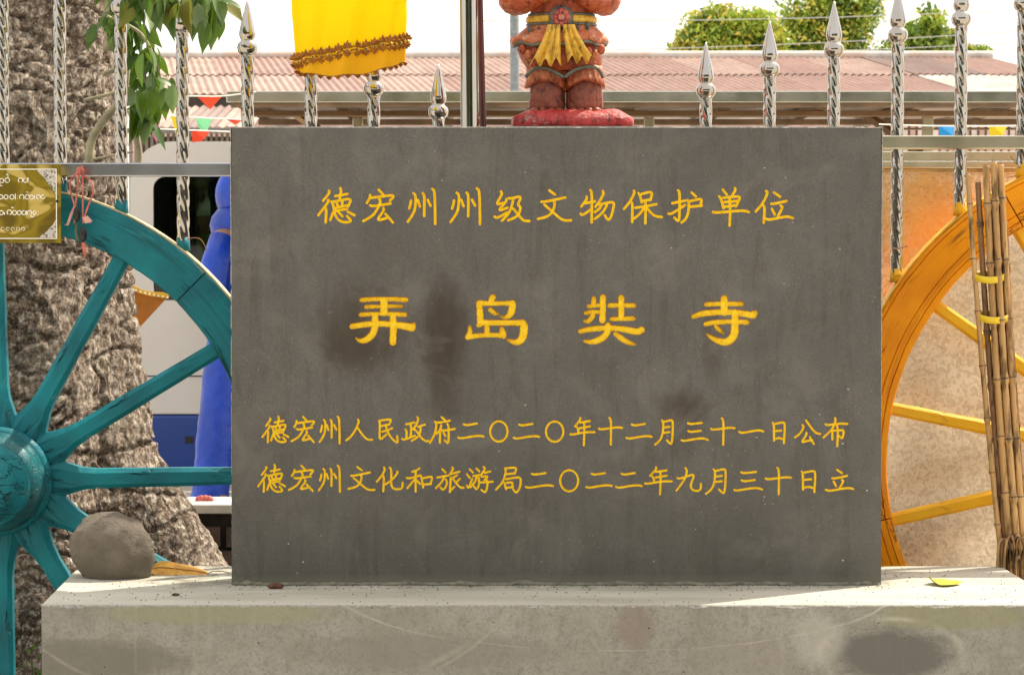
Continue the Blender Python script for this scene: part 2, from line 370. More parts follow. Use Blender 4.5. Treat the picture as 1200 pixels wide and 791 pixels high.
def cloth(name, col, tr=.4):
    n = NT(name); f = n.noise(500, 2)
    m = n.done(col, .75, 0, n.bump(f, .1, .0005)); t = n.n('ShaderNodeBsdfTranslucent'); t.inputs[0].default_value = (*col, 1)
    mx = n.n('ShaderNodeMixShader'); mx.inputs[0].default_value = tr; n.t.links.new(n.p.outputs[0], mx.inputs[1]); n.t.links.new(t.outputs[0], mx.inputs[2])
    n.t.links.new(mx.outputs[0], n.t.nodes['Material Output'].inputs[0]); return m
M_yellow = cloth('yellow_satin', (1.0, .80, .0), .5)
M_yellow2 = cloth('deep_yellow_lining', (.92, .56, .01), .4)
M_lace = simple('brown_gold_lace', (.36, .13, .008), .45, .3, .5, 90)
M_lace2 = simple('bright_gold_lace', (.75, .38, .03), .35, .5, .3, 90)
M_gem = simple('dark_glass_bead', (.02, .08, .10), .1, 0, .2, 50, 0)
M_black = simple('black_rubber', (.012, .011, .011), .4)

# ================================================================== GROUND
g = MB(); g.add([(-300, -100, 0), (300, -100, 0), (300, 700, 0), (-300, 700, 0)], [(0, 1, 2, 3)])
struct(g.build('ground', M_ground))
g = MB(); n_ = 40
for i in range(n_+1):
    for j in range(n_+1):
        x = -3.4+i*3.5/n_; y = 6.28+j*1.8/n_; e = min(i, j, n_-i, n_-j)
        g.v.append((x, y, .004+(.05*abs(fbm((x, y, 0), 3, 4))+.012 if e > 1 else 0)))
for i in range(n_):
    for j in range(n_): a = i*(n_+1)+j; g.f.append((a, a+1, a+n_+2, a+n_+1))
struct(g.build('soil_bed', M_soil, None, True))

# ================================================================== BASE AND TABLET
ZB = W(650, 685, D).z                   # top of the base
BF = (CAMH-ZB)*F/425.0                  # base front distance
BB = (CAMH-ZB)*F/379.0                  # base back distance
xl0, xl1 = X(46, BF), X(92, BB); xr0, xr1 = X(1250, BF), X(1175, BB)
base = thing('plinth', 'long low concrete plinth with stained front carrying the dark stone tablet', 'plinth', ((xl0+xr0)/2, (BF+BB)/2, 0))
g = MB(); N = 420
edge_t, edge_f = [], []
rows = [[], [], [], []]
for i in range(N+1):
    x = xl0+(xr0-xl0)*i/N
    ch = .0025+.004*max(0, fbm((x*40, 3, 1), 1, 4))+.010*max(0, fbm((x*9, 7, 1), 1, 4)-.25)
    rows[0].append((x, BF, 0)); rows[1].append((x, BF+.0008*fbm((x*50, 0, 0)), ZB-ch)); rows[2].append((x, BF+ch*.8, ZB)); 
    rows[3].append((xl1+(xr1-xl1)*i/N, BB, ZB-.0))
g.loft([rows[0], rows[1]], False, False); g.loft([[(xl0, BF, 0), (xl0, BF, ZB-.003), (xl0, BF+.004, ZB), (xl1, BB, ZB)], [(xl0, BF, 0), (xl1, BB, 0), (xl1, BB, 0), (xl1, BB, 0)]], False, False)
g.add([(xr0, BF, 0), (xr0, BF, ZB), (xr1, BB, ZB), (xr1, BB, 0)], [(0, 1, 2, 3)]); g.add([(xl1, BB, 0), (xl1, BB, ZB), (xr1, BB, ZB), (xr1, BB, 0)], [(0, 1, 2, 3)])
g.build('plinth_body', M_conc, base)
g = MB(); g.loft([rows[1], rows[2]], False, False); g.build('chipped_edge', M_chip, base, True)
g = MB(); g.loft([rows[2], rows[3]], False, False); g.build('plinth_top', M_top, base)

tab = thing('stone_tablet', 'dark grey upright stone tablet with yellow engraved Chinese characters', 'stone tablet', ((X(269, D)+X(1033, D))/2, D+.06, ZB))
TL, TR_, TT, TB_ = 270.0, 1034.0, 148.5, 685.0      # face outline in photo pixels at distance D
# ---- glyph strokes traced in 12x enlarged pixels: (origin x, origin y, scale, strokes)
G = {}
def gl(ch, ox, oy, sc, txt):
    st = []
    for s in txt.split(';'):
        a = [float(t) for t in s.replace(',', ' ').split()]
        st.append([(ox+a[i]/sc, oy+a[i+1]/sc) for i in range(0, len(a), 2)])
    G[ch] = st
gl('德', 370, 215, 12, '185,105 200,125 105,245;175,235 185,255 35,450;135,340 150,380 140,550;275,180 445,150;345,70 360,95 335,240;220,255 240,285 260,375;245,260 470,215 495,240 455,325;290,265 310,315;375,250 370,310;265,350 445,310;250,395 440,360;240,420 205,515;265,420 300,500 370,545 450,550 505,530 440,460;320,405 375,465;450,400 545,450')
gl('宏', 370, 215, 12, '885,90 945,155;765,165 760,210 720,275;780,205 1070,165 1100,185 1045,245;765,310 800,325 1050,285;890,215 915,255 870,360 800,460 670,530;950,350 965,375 845,535 1020,480;980,430 1085,550')
gl('州', 470, 215, 12, '140,245 135,290 115,355;175,140 205,165 205,290 185,410 95,540;235,235 265,325;305,140 330,170 325,460;375,235 415,315;440,80 475,110 480,570')
gl('级', 570, 215, 12, '205,115 225,150 130,305 235,275;280,225 285,250 155,395 295,345;115,470 155,490 295,410;315,210 350,215 500,175 435,305 485,330 460,430 410,480 305,520;375,230 365,300 320,420 220,525;375,355 460,455 520,530 605,530')
gl('文', 570, 215, 12, '885,100 965,160;775,260 830,260 1110,200;945,250 965,285 935,400 860,470 725,500;815,300 930,400 1030,490 1100,525 1190,520')
gl('物', 670, 215, 12, '210,190 215,220 135,325;190,280 325,255;260,95 285,125 280,550;125,430 155,450 275,365;440,110 450,150 385,265 335,330;390,300 560,260 600,280 570,420 545,490 510,520 465,450;425,290 400,350 325,405;495,290 480,340 420,430 325,500')
gl('保', 670, 215, 12, '875,105 885,135 820,260 735,360;840,265 855,300 850,545;940,140 960,170 985,270;985,150 1100,120 1135,140 1105,235;1010,245 1110,230;895,345 1060,320 1190,295;1030,250 1040,290 1035,565;1015,350 960,430 880,495;1060,350 1150,460 1265,475')
gl('护', 770, 215, 12, '215,280 395,245;295,100 320,130 315,480 300,540 245,485;160,425 200,435 395,305;485,130 545,185;470,250 600,220 630,230 610,310;470,330 630,315;430,240 450,280 440,420 400,510 345,550')
gl('单', 770, 215, 12, '925,90 980,160;1095,70 1105,95 1060,165;875,185 900,220 935,350;930,205 1140,180 1170,205 1110,325;950,265 1130,250;950,330 1100,310;785,405 830,415 1215,380 1290,405;1020,190 1030,400 1020,595')
gl('位', 850, 215, 12, '575,110 600,130 530,280 430,395;530,300 555,340 540,555;685,130 770,190;645,290 680,290 860,250;655,360 695,440;780,315 810,335 740,460;570,500 620,515 780,480 880,465 950,490')
gl('人', 400, 482, 12, '235,115 250,140 200,260 130,360 70,405;230,230 300,335 370,400 435,395')
gl('民', 400, 482, 12, '530,130 545,160 530,420 630,325;560,125 680,110 700,125 670,185;560,205 650,185;575,285 640,265 715,235;625,190 640,260 700,375 800,455 785,345')
gl('政', 400, 482, 12, '910,180 1030,155;965,175 985,210 975,365;980,258 1030,246;900,250 920,280 915,385;855,385 880,400 1035,340;1070,80 1085,110 1050,200 1000,250;1075,215 1175,185;1110,210 1115,280 1080,360 990,410;1020,245 1080,300 1130,380 1190,420 1225,415')
gl('府', 490, 482, 12, '330,80 375,120;235,145 280,160 445,130;245,150 260,190 235,320 165,440;325,190 320,240 260,315;310,285 305,440;335,265 400,265 515,245;410,175 430,210 430,400 420,455 375,405;355,295 385,345')
gl('二', 490, 482, 12, '640,180 680,195 825,170;565,365 605,380 760,350 870,340 920,352')
gl('年', 660, 482, 12, '240,90 245,110 165,210;235,155 375,135;290,150 300,200 290,475;235,235 375,210;180,210 210,240 215,300;100,320 140,325 300,290 440,290')
gl('十', 660, 482, 12, '500,240 530,255 760,220 830,230;650,90 675,120 670,465')
gl('月', 750, 482, 12, '310,125 330,150 325,290 290,400 215,465;345,145 440,120 465,140 455,400 435,470 380,405;350,225 415,215;340,300 415,290')
gl('三', 750, 482, 12, '675,165 710,180 870,160;680,275 710,290 855,270;585,405 620,415 780,385 890,375 955,400')
gl('一', 840, 482, 12, '315,285 350,305 480,280 600,262 655,280')
gl('日', 840, 482, 12, '790,160 805,200 805,410;820,175 930,150 960,170 945,445;830,275 905,268;820,385 880,370 930,390')
gl('公', 910, 482, 12, '365,190 385,215 345,300 260,365;415,125 480,220 550,305 615,315;420,300 420,330 345,440 440,410 500,405;470,360 525,455')
gl('布', 910, 482, 12, '690,180 720,195 880,170 995,175;825,95 835,130 780,260 660,365;785,270 785,395;800,270 930,260 950,280 925,390 885,350;850,200 865,250 855,490')
gl('化', 400, 540, 12, '600,90 615,115 580,190 500,290;590,210 600,250 590,425;680,90 705,120 700,330 720,380 780,400 860,385 860,300;790,145 790,170 720,260 625,325')
gl('和', 400, 540, 12, '1100,100 1060,130 995,150;920,235 960,245 1110,200;1045,150 1045,430;1035,250 930,380;1070,280 1105,320;1125,215 1150,370;1155,240 1265,215 1280,240 1250,325;1160,330 1260,320')
gl('旅', 500, 540, 12, '220,115 265,160;150,230 190,225 310,200;240,230 220,290 130,380;265,255 290,290 270,370 225,410 195,370;360,90 375,110 320,195;350,180 460,150;430,200 375,230;340,230 325,435;370,250 430,330 480,375 520,375;465,250 415,300;390,360 330,420')
gl('游', 500, 540, 12, '605,115 650,160;565,185 605,235;640,250 590,390 565,345;700,105 740,145;655,210 770,190;705,200 690,280 620,365;730,230 740,300 725,370 695,400 665,355;800,80 825,105 775,180;820,165 895,145;770,220 870,210 815,265;750,300 930,290;840,260 860,300 845,400 820,445 770,405')
gl('局', 570, 540, 12, '265,100 275,140 255,230 220,310 135,400;285,100 400,90 425,105 400,175;290,185 400,170;275,255 440,225 485,240 480,340 455,410 415,450 375,395;255,305 275,395;290,305 375,295 360,365;285,375 375,365')
gl('九', 740, 540, 7.5, '475,60 490,90 470,160 395,260;405,150 430,155 540,115 550,135 525,190 520,240 560,265 610,255 610,200')
gl('立', 880, 540, 9.23, '930,95 985,130;880,185 910,190 1040,160;895,220 920,270;985,205 1005,215 960,290;810,310 850,325 980,300 1060,290 1105,302')
G['〇'] = [[(584.6+10.2*math.cos(t*2*PI/28), 505.4+11.9*math.sin(t*2*PI/28)) for t in range(29)]]
def fit(ch, box=None):
    st = G[ch]
    if not box: return st
    xs = [p[0] for s in st for p in s]; ys = [p[1] for s in st for p in s]
    ax, bx, ay, by = min(xs), max(xs), min(ys), max(ys)
    sx = (box[2]-box[0])/(bx-ax); sy = (box[3]-box[1])/max(by-ay, 1e-6)
    return [[(box[0]+(p[0]-ax)*sx, box[1]+(p[1]-ay)*sy) for p in s] for s in st]
def smooth(pts):
    """one pass of corner rounding"""
    if len(pts) < 3: return pts
    o = [pts[0]]
    for i in range(1, len(pts)-1):
        a, b, c = pts[i-1], pts[i], pts[i+1]
        o += [tuple(b[k]*.75+a[k]*.25 for k in range(len(b))), tuple(b[k]*.75+c[k]*.25 for k in range(len(b)))]
    return o+[pts[-1]]
L1 = [('德', None), ('宏', None), ('州', None), ('州', (528, 221, 562.5, 263)), ('级', None), ('文', None), ('物', None), ('保', None), ('护', None), ('单', None), ('位', None)]
L3 = [('德', (307.5, 488, 338, 518)), ('宏', (341.7, 488.2, 368.7, 518)), ('州', (374.6, 488, 398, 519.5)), ('人', None), ('民', None), ('政', None), ('府', None), ('二', None), ('〇', None), ('二', (602, 496.5, 632, 514)),
      ('〇', (639.8, 493.7, 660.2, 517.5)), ('年', None), ('十', None), ('二', (734, 496.5, 763.7, 514)), ('月', None), ('三', None), ('十', (833.3, 490, 861, 521)), ('一', None), ('日', None), ('公', None), ('布', None)]
L4 = [('德', (302.5, 544.6, 334, 576)), ('宏', (338.7, 545.4, 367.5, 575)), ('州', (373.7, 545.4, 398.3, 576)), ('文', (408.3, 547, 438.7, 574)), ('化', None), ('和', None), ('旅', None), ('游', None), ('局', None),
      ('二', (616.3, 554, 648, 571.5)), ('〇', (656.4, 550.6, 677.6, 575.4)), ('二', (687, 554, 717, 571.5)), ('二', (722, 554, 752, 571.5)), ('年', (756, 547.3, 787.3, 579)), ('九', None), ('月', (827.3, 549.3, 850.7, 578.7)),
      ('三', (860.7, 552.7, 893.3, 574.7)), ('十', (897.3, 548, 927, 579)), ('日', (939.6, 551.4, 955.8, 576.3)), ('立', None)]
def big(ox, txt):
    st = []
    for s in txt.split(';'):
        a = [float(t) for t in s.replace(',', ' ').split()]
        st.append([(ox+a[i]/11.3, 340+a[i+1]/11.3, a[i+2]/11.3) for i in range(0, len(a), 3)])
    return st
BIG = [big(405, '215,130,28 400,118,26 600,118,26 800,128,30;275,222,25 500,212,20 600,210,22 740,215,20;508,140,45 508,290,45;205,325,28 400,312,22 600,315,28 785,325,28;385,330,38 395,420,42 385,520,42 340,610,45 250,670,38 180,670,22 140,635,10;625,330,38 635,480,42 625,690,42;90,480,35 250,455,36 420,440,36 640,455,38 800,478,46 875,495,50;880,480,42 905,455,24'),
       big(535, '478,95,40 450,160,36;300,170,36 310,300,42 320,440,42 290,465,26;300,170,34 450,178,28 680,175,28 740,175,42;740,175,42 735,260,45 710,330,40 650,365,22 590,350,12;450,260,32 500,305,28 545,318,12;330,430,38 600,432,32 840,432,38 890,440,50 895,540,50 870,650,48 800,695,40 730,680,25 675,655,10;175,490,18 180,560,32 150,620,36;150,620,36 300,600,28 500,592,28 600,600,32;400,470,32 405,590,36;600,510,28 615,570,40 625,610,33'),
       big(670, '290,110,28 290,200,30;225,215,24 370,200,24;415,95,38 412,250,38 405,400,40;185,305,22 260,285,26 370,290,22;290,300,26 270,360,32 220,415,28 175,410,18;655,100,38 655,370,38;505,205,30 650,198,28 820,205,30;530,385,26 650,378,28 815,375,28;115,545,28 250,515,34 450,500,36 600,505,34 760,530,42 870,555,42 925,525,42;480,465,36 480,540,40 430,620,42 340,670,42 250,690,30 175,675,18;580,580,28 660,640,38 740,690,32 835,718,14'),
       big(800, '550,115,45 552,290,48;315,190,28 500,180,28 780,185,28;140,350,26 250,310,38 500,290,36 700,295,36 850,320,42 935,335,42;940,310,40 965,300,28;305,450,28 400,428,32 640,415,28 850,425,32;695,300,45 695,480,48 685,600,52 600,690,48 480,680,40 380,630,25 325,585,12;440,480,25 480,525,28 540,568,12')]
def tomesh(name, verts, faces, mat, parent, smooth=True):
    me = bpy.data.meshes.new(name)
    me.vertices.add(len(verts)); me.vertices.foreach_set('co', verts.ravel())
    nf = len(faces); me.loops.add(nf*4); me.loops.foreach_set('vertex_index', faces.ravel().astype(np.int32))
    me.polygons.add(nf); me.polygons.foreach_set('loop_start', np.arange(0, nf*4, 4, dtype=np.int32))
    me.polygons.foreach_set('loop_total', np.full(nf, 4, dtype=np.int32))
    me.update(calc_edges=True); me.materials.append(mat)
    if smooth: me.shade_smooth()
    return link(name, me, parent)
def sub(verts, faces):
    u, inv = np.unique(faces.ravel(), return_inverse=True)
    return verts[u], inv.reshape(faces.shape)
stone_v, stone_f, voff = [], [], 0
def engrave(strokes, rect, step, slope, maxd, hw=None, char_name='engraved_character'):
    global voff
    x0, y0, x1, y1 = rect
    nx = int(round((x1-x0)/step)); ny = int(round((y1-y0)/step))
    gx, gy = np.meshgrid(np.linspace(x0, x1, nx+1), np.linspace(y0, y1, ny+1))
    sdf = np.full(gx.shape, 9.0)
    for s in strokes:
        s = smooth(s) if hw is None else smooth(smooth(s))
        for a, b in zip(s[:-1], s[1:]):
            ra, rb = (hw, hw) if hw else (a[2], b[2])
            m = max(ra, rb)+2.5
            sx = (gx > min(a[0], b[0])-m) & (gx < max(a[0], b[0])+m) & (gy > min(a[1], b[1])-m) & (gy < max(a[1], b[1])+m)
            if not sx.any(): continue
            X_, Y_ = gx[sx], gy[sx]; dx, dy = b[0]-a[0], b[1]-a[1]; l2 = max(dx*dx+dy*dy, 1e-9)
            t = np.clip(((X_-a[0])*dx+(Y_-a[1])*dy)/l2, 0, 1)
            d = np.hypot(X_-a[0]-t*dx, Y_-a[1]-t*dy)-(ra+(rb-ra)*t)
            sdf[sx] = np.minimum(sdf[sx], d)
    gyy, gxx = np.gradient(sdf, step)
    inner = np.zeros_like(sdf, bool); inner[1:-1, 1:-1] = True
    near = (np.abs(sdf) < step*.5) & inner
    px = gx.copy(); py = gy.copy()
    px[near] -= (sdf*gxx)[near]; py[near] -= (sdf*gyy)[near]
    s2 = sdf.copy(); s2[near] = 0
    depth = np.minimum(maxd, np.maximum(0, -s2)*slope)*D/F
    wx, wz = Wnp(px, py, D)
    verts = np.stack([wx, D+depth, wz], -1).reshape(-1, 3)
    idx = np.arange((nx+1)*(ny+1)).reshape(ny+1, nx+1)
    faces = np.stack([idx[1:, :-1], idx[1:, 1:], idx[:-1, 1:], idx[:-1, :-1]], -1).reshape(-1, 4)
    cs = (s2[1:, :-1]+s2[1:, 1:]+s2[:-1, 1:]+s2[:-1, :-1]).reshape(-1)
    inside = cs/4 < (.55 if hw is None else .33)
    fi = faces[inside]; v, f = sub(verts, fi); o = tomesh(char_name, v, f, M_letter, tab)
    o.data.materials.append(M_bleed_shade); ci = cs[inside]/4; o.data.polygons.foreach_set('material_index', ((ci > (-.22 if hw is None else -.05)) | ((gyy[:-1, :-1].reshape(-1)[inside] < -.3) & (ci > -.5) & (hw is None))).astype(np.int32)*1)  # upper walls of the big characters also get the dark amber as painted shade
    v, f = sub(verts, faces[~inside]); stone_v.append(v); stone_f.append(f+voff); voff += len(v)
def coarse(x0, y0, x1, y1):
    global voff
    xs = np.array([x0, x1, x1, x0]); ys = np.array([y1, y1, y0, y0]); wx, wz = Wnp(xs, ys, D)
    stone_v.append(np.stack([wx, np.full(4, D), wz], -1)); stone_f.append(np.array([[0, 1, 2, 3]])+voff); voff += 4
def band(items, y0, y1, step, slope, maxd, hw, name):
    x = TL+1.5
    bs = []
    for st in items:
        xs = [p[0] for s in st for p in s]; r = 5.5 if hw is None else 2.2
        bs.append([min(xs)-r, max(xs)+r])
    for i in range(len(bs)-1):
        if bs[i][1] > bs[i+1][0]: m = (bs[i][1]+bs[i+1][0])/2; bs[i][1] = m; bs[i+1][0] = m
    for st, (a, b) in zip(items, bs):
        if a > x+1e-4: coarse(x, y0, a, y1)
        engrave(st, (a, y0, b, y1), step, slope, maxd, hw, name); x = b
    coarse(x, y0, TR_-1.5, y1)
YS = [(218, 267), (341, 408.5), (485, 524), (542, 582)]
coarse(TL+1.5, TT+1.5, TR_-1.5, YS[0][0])
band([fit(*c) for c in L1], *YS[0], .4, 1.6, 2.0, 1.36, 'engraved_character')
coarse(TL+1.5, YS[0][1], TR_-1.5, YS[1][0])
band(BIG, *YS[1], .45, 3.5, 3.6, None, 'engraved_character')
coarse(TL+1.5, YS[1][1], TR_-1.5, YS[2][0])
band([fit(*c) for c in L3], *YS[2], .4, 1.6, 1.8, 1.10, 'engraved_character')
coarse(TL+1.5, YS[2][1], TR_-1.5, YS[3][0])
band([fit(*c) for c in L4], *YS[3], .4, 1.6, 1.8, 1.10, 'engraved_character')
coarse(TL+1.5, YS[3][1], TR_-1.5, TB_)
tomesh('tablet_face', np.concatenate(stone_v), np.concatenate(stone_f), M_stone, tab, True)
# rim with small chips, sides, back
xL, xR = X(TL, D), X(TR_, D); zT, zBt = W(600, TT, D).z, ZB; TH = .12
e = 1.5*D/F
pi_ = []; po = []; pb = []
def rimpt(x, z, nx, nz, s):
    c = .0009+.004*max(0, fbm((s*60, 1, 4), 1, 4))+.022*max(0, fbm((s*16, 5, 2), 1, 3)-.30)
    c = min(c, e*2.2)
    pi_.append((x-nx*e, D, z-nz*e)); po.append((x-nx*c*.35, D+c, z-nz*c*.35)); pb.append((x, D+TH, z))
NS = 300
for i in range(NS+1): rimpt(xL, zBt+(zT-zBt)*i/NS, -1, 0 if i < NS else 1, i*.004)
for i in range(1, NS+1): rimpt(xL+(xR-xL)*i/NS, zT, 0 if i < NS else 1, 1, 3+i*.005)
for i in range(1, NS+1): rimpt(xR, zT-(zT-zBt)*i/NS, 1, 0, 9+i*.004)
g = MB(); g.loft([pi_, po], False, False); g.build('chipped_rim', M_chip, tab, True)
g = MB(); g.loft([po, pb], False, False); g.add([(xL, D+TH, zBt), (xL, D+TH, zT), (xR, D+TH, zT), (xR, D+TH, zBt)], [(0, 1, 2, 3)]); g.build('tablet_side', M_stone, tab)
# crusty mortar seam at the foot of the tablet
g = MB(); rings = []
for i in range(260):
    x = xL+.002+(xR-xL-.004)*i/259; h = .006+.010*max(0, fbm((x*14, 0, 0), 1, 4)); d = .010+.012*max(0, fbm((x*20, 3, 0), 1, 4))
    rings.append([(x, D-d, ZB+.001), (x, D-d*.5, ZB+h*.5), (x, D-.001, ZB+h), (x, D+.01, ZB+.001)])
g.loft(rings); g.build('mortar_seam', simple('mossy_mortar', (.17, .165, .12), .95, 0, .5, 60, .8, .004), tab, True)

# ================================================================== WHEELS
FY = 6.45; PM = F/FY
def wheel(name, label, cx, cy, rpx, wpx, nsp, a0, nfel, fa0, mrim, mspoke, medge, spw, hubr, grooves):
    c = W(cx, cy, FY); Rr = rpx/PM; Wd = wpx/PM; dp = .034
    root = thing(name, label, 'wheel', tuple(c))
    # felloe local mesh
    seg = 24; half = PI/nfel-.0022
    prof = [(Rr-Wd, dp*.55), (Rr-Wd+.004, dp*.9)]
    if grooves:
        for gpos in grooves:
            q = Rr-Wd+gpos/PM; prof += [(q-.0016, dp), (q, dp-.0035), (q+.0016, dp)]
    else: prof += [(Rr-Wd*.5, dp)]
    prof += [(Rr-.012, dp), (Rr-.006, dp*.93), (Rr-.0045, dp*.7)]
    full = [(r, -d) for r, d in prof]+[(r, d) for r, d in reversed(prof)]
    me = bpy.data.meshes.new('felloe'); vs = []; uv = []; fs = []
    n = len(full)
    for i in range(seg+1):
        a = -half+2*half*i/seg
        for r, d in full:
            w_ = .0016*fbm((r*30, a*9, d*20), 1, 3)
            vs.append(((r+w_)*math.cos(a), d, (r+w_)*math.sin(a))); uv.append((a*Rr, r+(.2 if d > 0 else 0)+d))
    for i in range(seg):
        for j in range(n):
            a_ = i*n+j; b_ = i*n+(j+1) % n; fs.append((a_, b_, b_+n, a_+n))
    fs.append(tuple(range(n))); fs.append(tuple(seg*n+j for j in range(n))[::-1])
    me.from_pydata(vs, [], fs); me.update()
    bm = bmesh.new(); bm.from_mesh(me); bmesh.ops.recalc_face_normals(bm, faces=bm.faces); bm.to_mesh(me); bm.free()
    ul = me.uv_layers.new(name='UVMap')
    for l in me.loops: ul.data[l.index].uv = uv[l.vertex_index]
    me.materials.append(mrim)
    for k in range(nfel):
        o = link('felloe', me, root, local=True); o.rotation_euler = (0, -(fa0+k*2*PI/nfel), 0)
    # tyre
    g = MB(); rings = []
    for i in range(160):
        a = i*2*PI/160
        rings.append([(r*math.cos(a), y, r*math.sin(a)) for r, y in ((Rr-.0045, -dp*.78), (Rr, -dp*.82), (Rr, dp*.82), (Rr-.0045, dp*.78))])
    rings.append(rings[0]); g.loft(rings, False); o = link('tyre', g.mesh('tyre', medge, False), root, local=True)
    # spokes
    k = 1/PM; r0, r1 = hubr*k*.9, Rr-Wd+.012
    prof = [(r0, spw*1.10), (hubr*k+.012, spw*1.02), (hubr*k+.035, spw*.86), (hubr*k+.075, spw*.60), (hubr*k+.11, spw*.52), ((r0+r1)/2+.02, spw*.50), (r1-.09, spw*.46), (r1, spw*.44)]
    variants = []
    for vv in range(3):
        rings = []
        L = []
        for (ra, wa), (rb, wb) in zip(prof[:-1], prof[1:]):
            for t in range(4): q = t/4; L.append((ra+(rb-ra)*q, wa+(wb-wa)*q))
        L.append(prof[-1])
        for r, w_ in L:
            h = w_*k+.0012*fbm((r*12, vv*3, 0), 1, 3); d = min(h*1.0, .026); ch = .42
            rings.append([(r, -d, -h*(1-ch)), (r, -d*(1-ch), -h), (r, d*(1-ch), -h), (r, d, -h*(1-ch)), (r, d, h*(1-ch)), (r, d*(1-ch), h), (r, -d*(1-ch), h), (r, -d, h*(1-ch))])
        g = MB(); g.loft(rings); variants.append(g.mesh('spoke', mspoke, False))
    for i in range(nsp):
        o = link('spoke', variants[i % 3], root, local=True); o.rotation_euler = (0, -(a0+i*2*PI/nsp), 0)
        # keep the chamfers crisp, whole spoke slightly behind the rim face
    # hub
    h = hubr*k
    g = MB(); g.lathe([(h*.5, .10), (h*.8, .095), (h*.98, .04), (h*1.0, -.034), (h*1.03, -.040), (h*1.03, -.052), (h*.97, -.058), (h*.93, -.062)], (0, 0, 0), 64, 'Y')
    link('hub', g.mesh('hub', mspoke, True), root, local=True)
    g = MB(); g.lathe([(h*.93, -.058), (h*.945, -.066), (h*.90, -.074), (h*.885, -.115), (h*.91, -.120), (h*.90, -.130), (h*.84, -.136), (h*.80, -.165)], (0, 0, 0), 64, 'Y'); link('hub_drum', g.mesh('hub_drum', M_hubc if mspoke == M_teal else mspoke, True), root, local=True)
    g = MB(); g.lathe([(h*.78, -.163), (h*.80, -.172), (h*.74, -.182), (h*.62, -.186), (h*.58, -.196), (h*.40, -.205), (h*.05, -.212)], (0, 0, 0), 64, 'Y'); link('hub_cap', g.mesh('hub_cap', mspoke, True), root, local=True)
    return root
def mk_hub():
    n = NT('cracked_teal_hub'); v = n.map(scale=(1, .45, 1))
    cr = n.ramp(n.vor(60, v, 'DISTANCE_TO_EDGE'), [(.0, 1), (.03, 0)]); f = n.noise(8, 4)
    c = n.ramp(f, [(.3, (.0, .085, .10)), (.6, (.0, .13, .15)), (.8, (.01, .20, .21))])
    m = n.math('MULTIPLY', cr, n.ramp(n.noise(14, 2), [(.4, .2), (.55, 1)]))
    c = n.mix(m, c, (.0, .03, .035))
    c = n.mix(n.ramp(n.noise(20, 4, .7, n.map(loc=(3, 3, 1))), [(.68, 0), (.71, .9)]), c, (.42, .09, .03))
    return n.done(c, .4, 0, n.bump(n.math('SUBTRACT', f, m), .7, .004))
M_hubc = mk_hub()
wheel('cart_wheel', 'teal painted wooden cart wheel set in the fence left of the tablet', 1, 562, 346, 51, 12, R(1.0), 6, R(15), M_teal_uv, M_teal, M_cream, 22, 62, None)
wheel('cart_wheel', 'orange painted wooden cart wheel set in the fence right of the tablet', 1352, 540, 369, 54, 15, PI-R(11.3)+R(0), 5, R(12), M_or_uv, M_or, M_yedge, 16.5, 50, [9, 17, 47])

# ================================================================== FENCE
def twist_bar(x, z0, z1, r=.0163):
    g = MB(); rings = []; n = 28; m = max(4, int((z1-z0)/.006))
    for i in range(m+1):
        z = z0+(z1-z0)*i/m; ring = []
        for j in range(n):
            a = j*2*PI/n; ph = 4*a/2 - (-z)*2*PI/.105
            rr = r*(1-.15*(abs(math.cos(ph)))**5)
            ring.append((x+rr*math.cos(a), FY+rr*math.sin(a), z))
        rings.append(ring)
    return g.loft(rings)
def finial(x, z):   # z of the round collar
    k = 1/PM
    prof = [(7, -14), (7.2, -9), (8.5, -8), (11, -5), (12, 0), (11, 4), (8, 7), (7, 8.5), (8.4, 10.5), (9.6, 14), (9.4, 18), (7.6, 27), (5.0, 38), (2.6, 48), (.4, 56)]
    return MB().lathe([(a*k, b*k) for a, b in prof], (x, FY, z), 28)
def fence(label, bars, rails, cx, cy, cr):
    root = thing('metal_fence', label, 'fence', (X(bars[0][0], FY), FY, 0))
    zc = Z(cy, FY); xc = X(cx, FY)
    for px, ry, has in bars:
        x = X(px, FY); zt = Z(ry, FY)
        dx = abs(x-xc); Rr = cr/PM
        zb = zc+math.sqrt(max(Rr*Rr-dx*dx, 0))-.003 if dx < Rr and 1 else .35
        bar = twist_bar(x, zb, zt-.018).build('bar', M_steel, root, True)
        if has: finial(x, zt).build('finial', M_steel, bar, True)
        if dx < Rr: MB().lathe([(.0180, -.004), (.0172, .008), (.0158, .030)], (x, FY, zb), 16).build('weld_paint', M_teal if cx < 600 else M_or, bar, True)
    for a, b, y0, y1, m in rails:
        g = MB(); g.box(X(a, FY), X(b, FY), FY-.022, FY+.022, Z(y1, FY-.022), Z(y0, FY-.022)); g.build('rail', m, root, False, .003)
    return root
fence('stainless fence of twisted spear bars left of the tablet under the yellow cloth', [(-70, -45, 1), (5, -28, 1), (72, -12, 1), (143, 8, 1), (215, 29, 1), (291, 56, 1), (365, 80, 1), (438.5, 104, 1), (514, 131, 1)],
      [(-120, 560, 191, 207, M_steel_blue)], 1, 562, 346)
fence('stainless fence of twisted spear bars right of the statue', [(826.5, 106, 1), (901, 81, 1), (976, 58, 1), (1050.5, 41, 1), (1124.5, 22, 1), (1197, 4, 1), (1270, -14, 1)],
      [(800, 1340, 159, 175, M_steel_warm)], 1352, 540, 369)
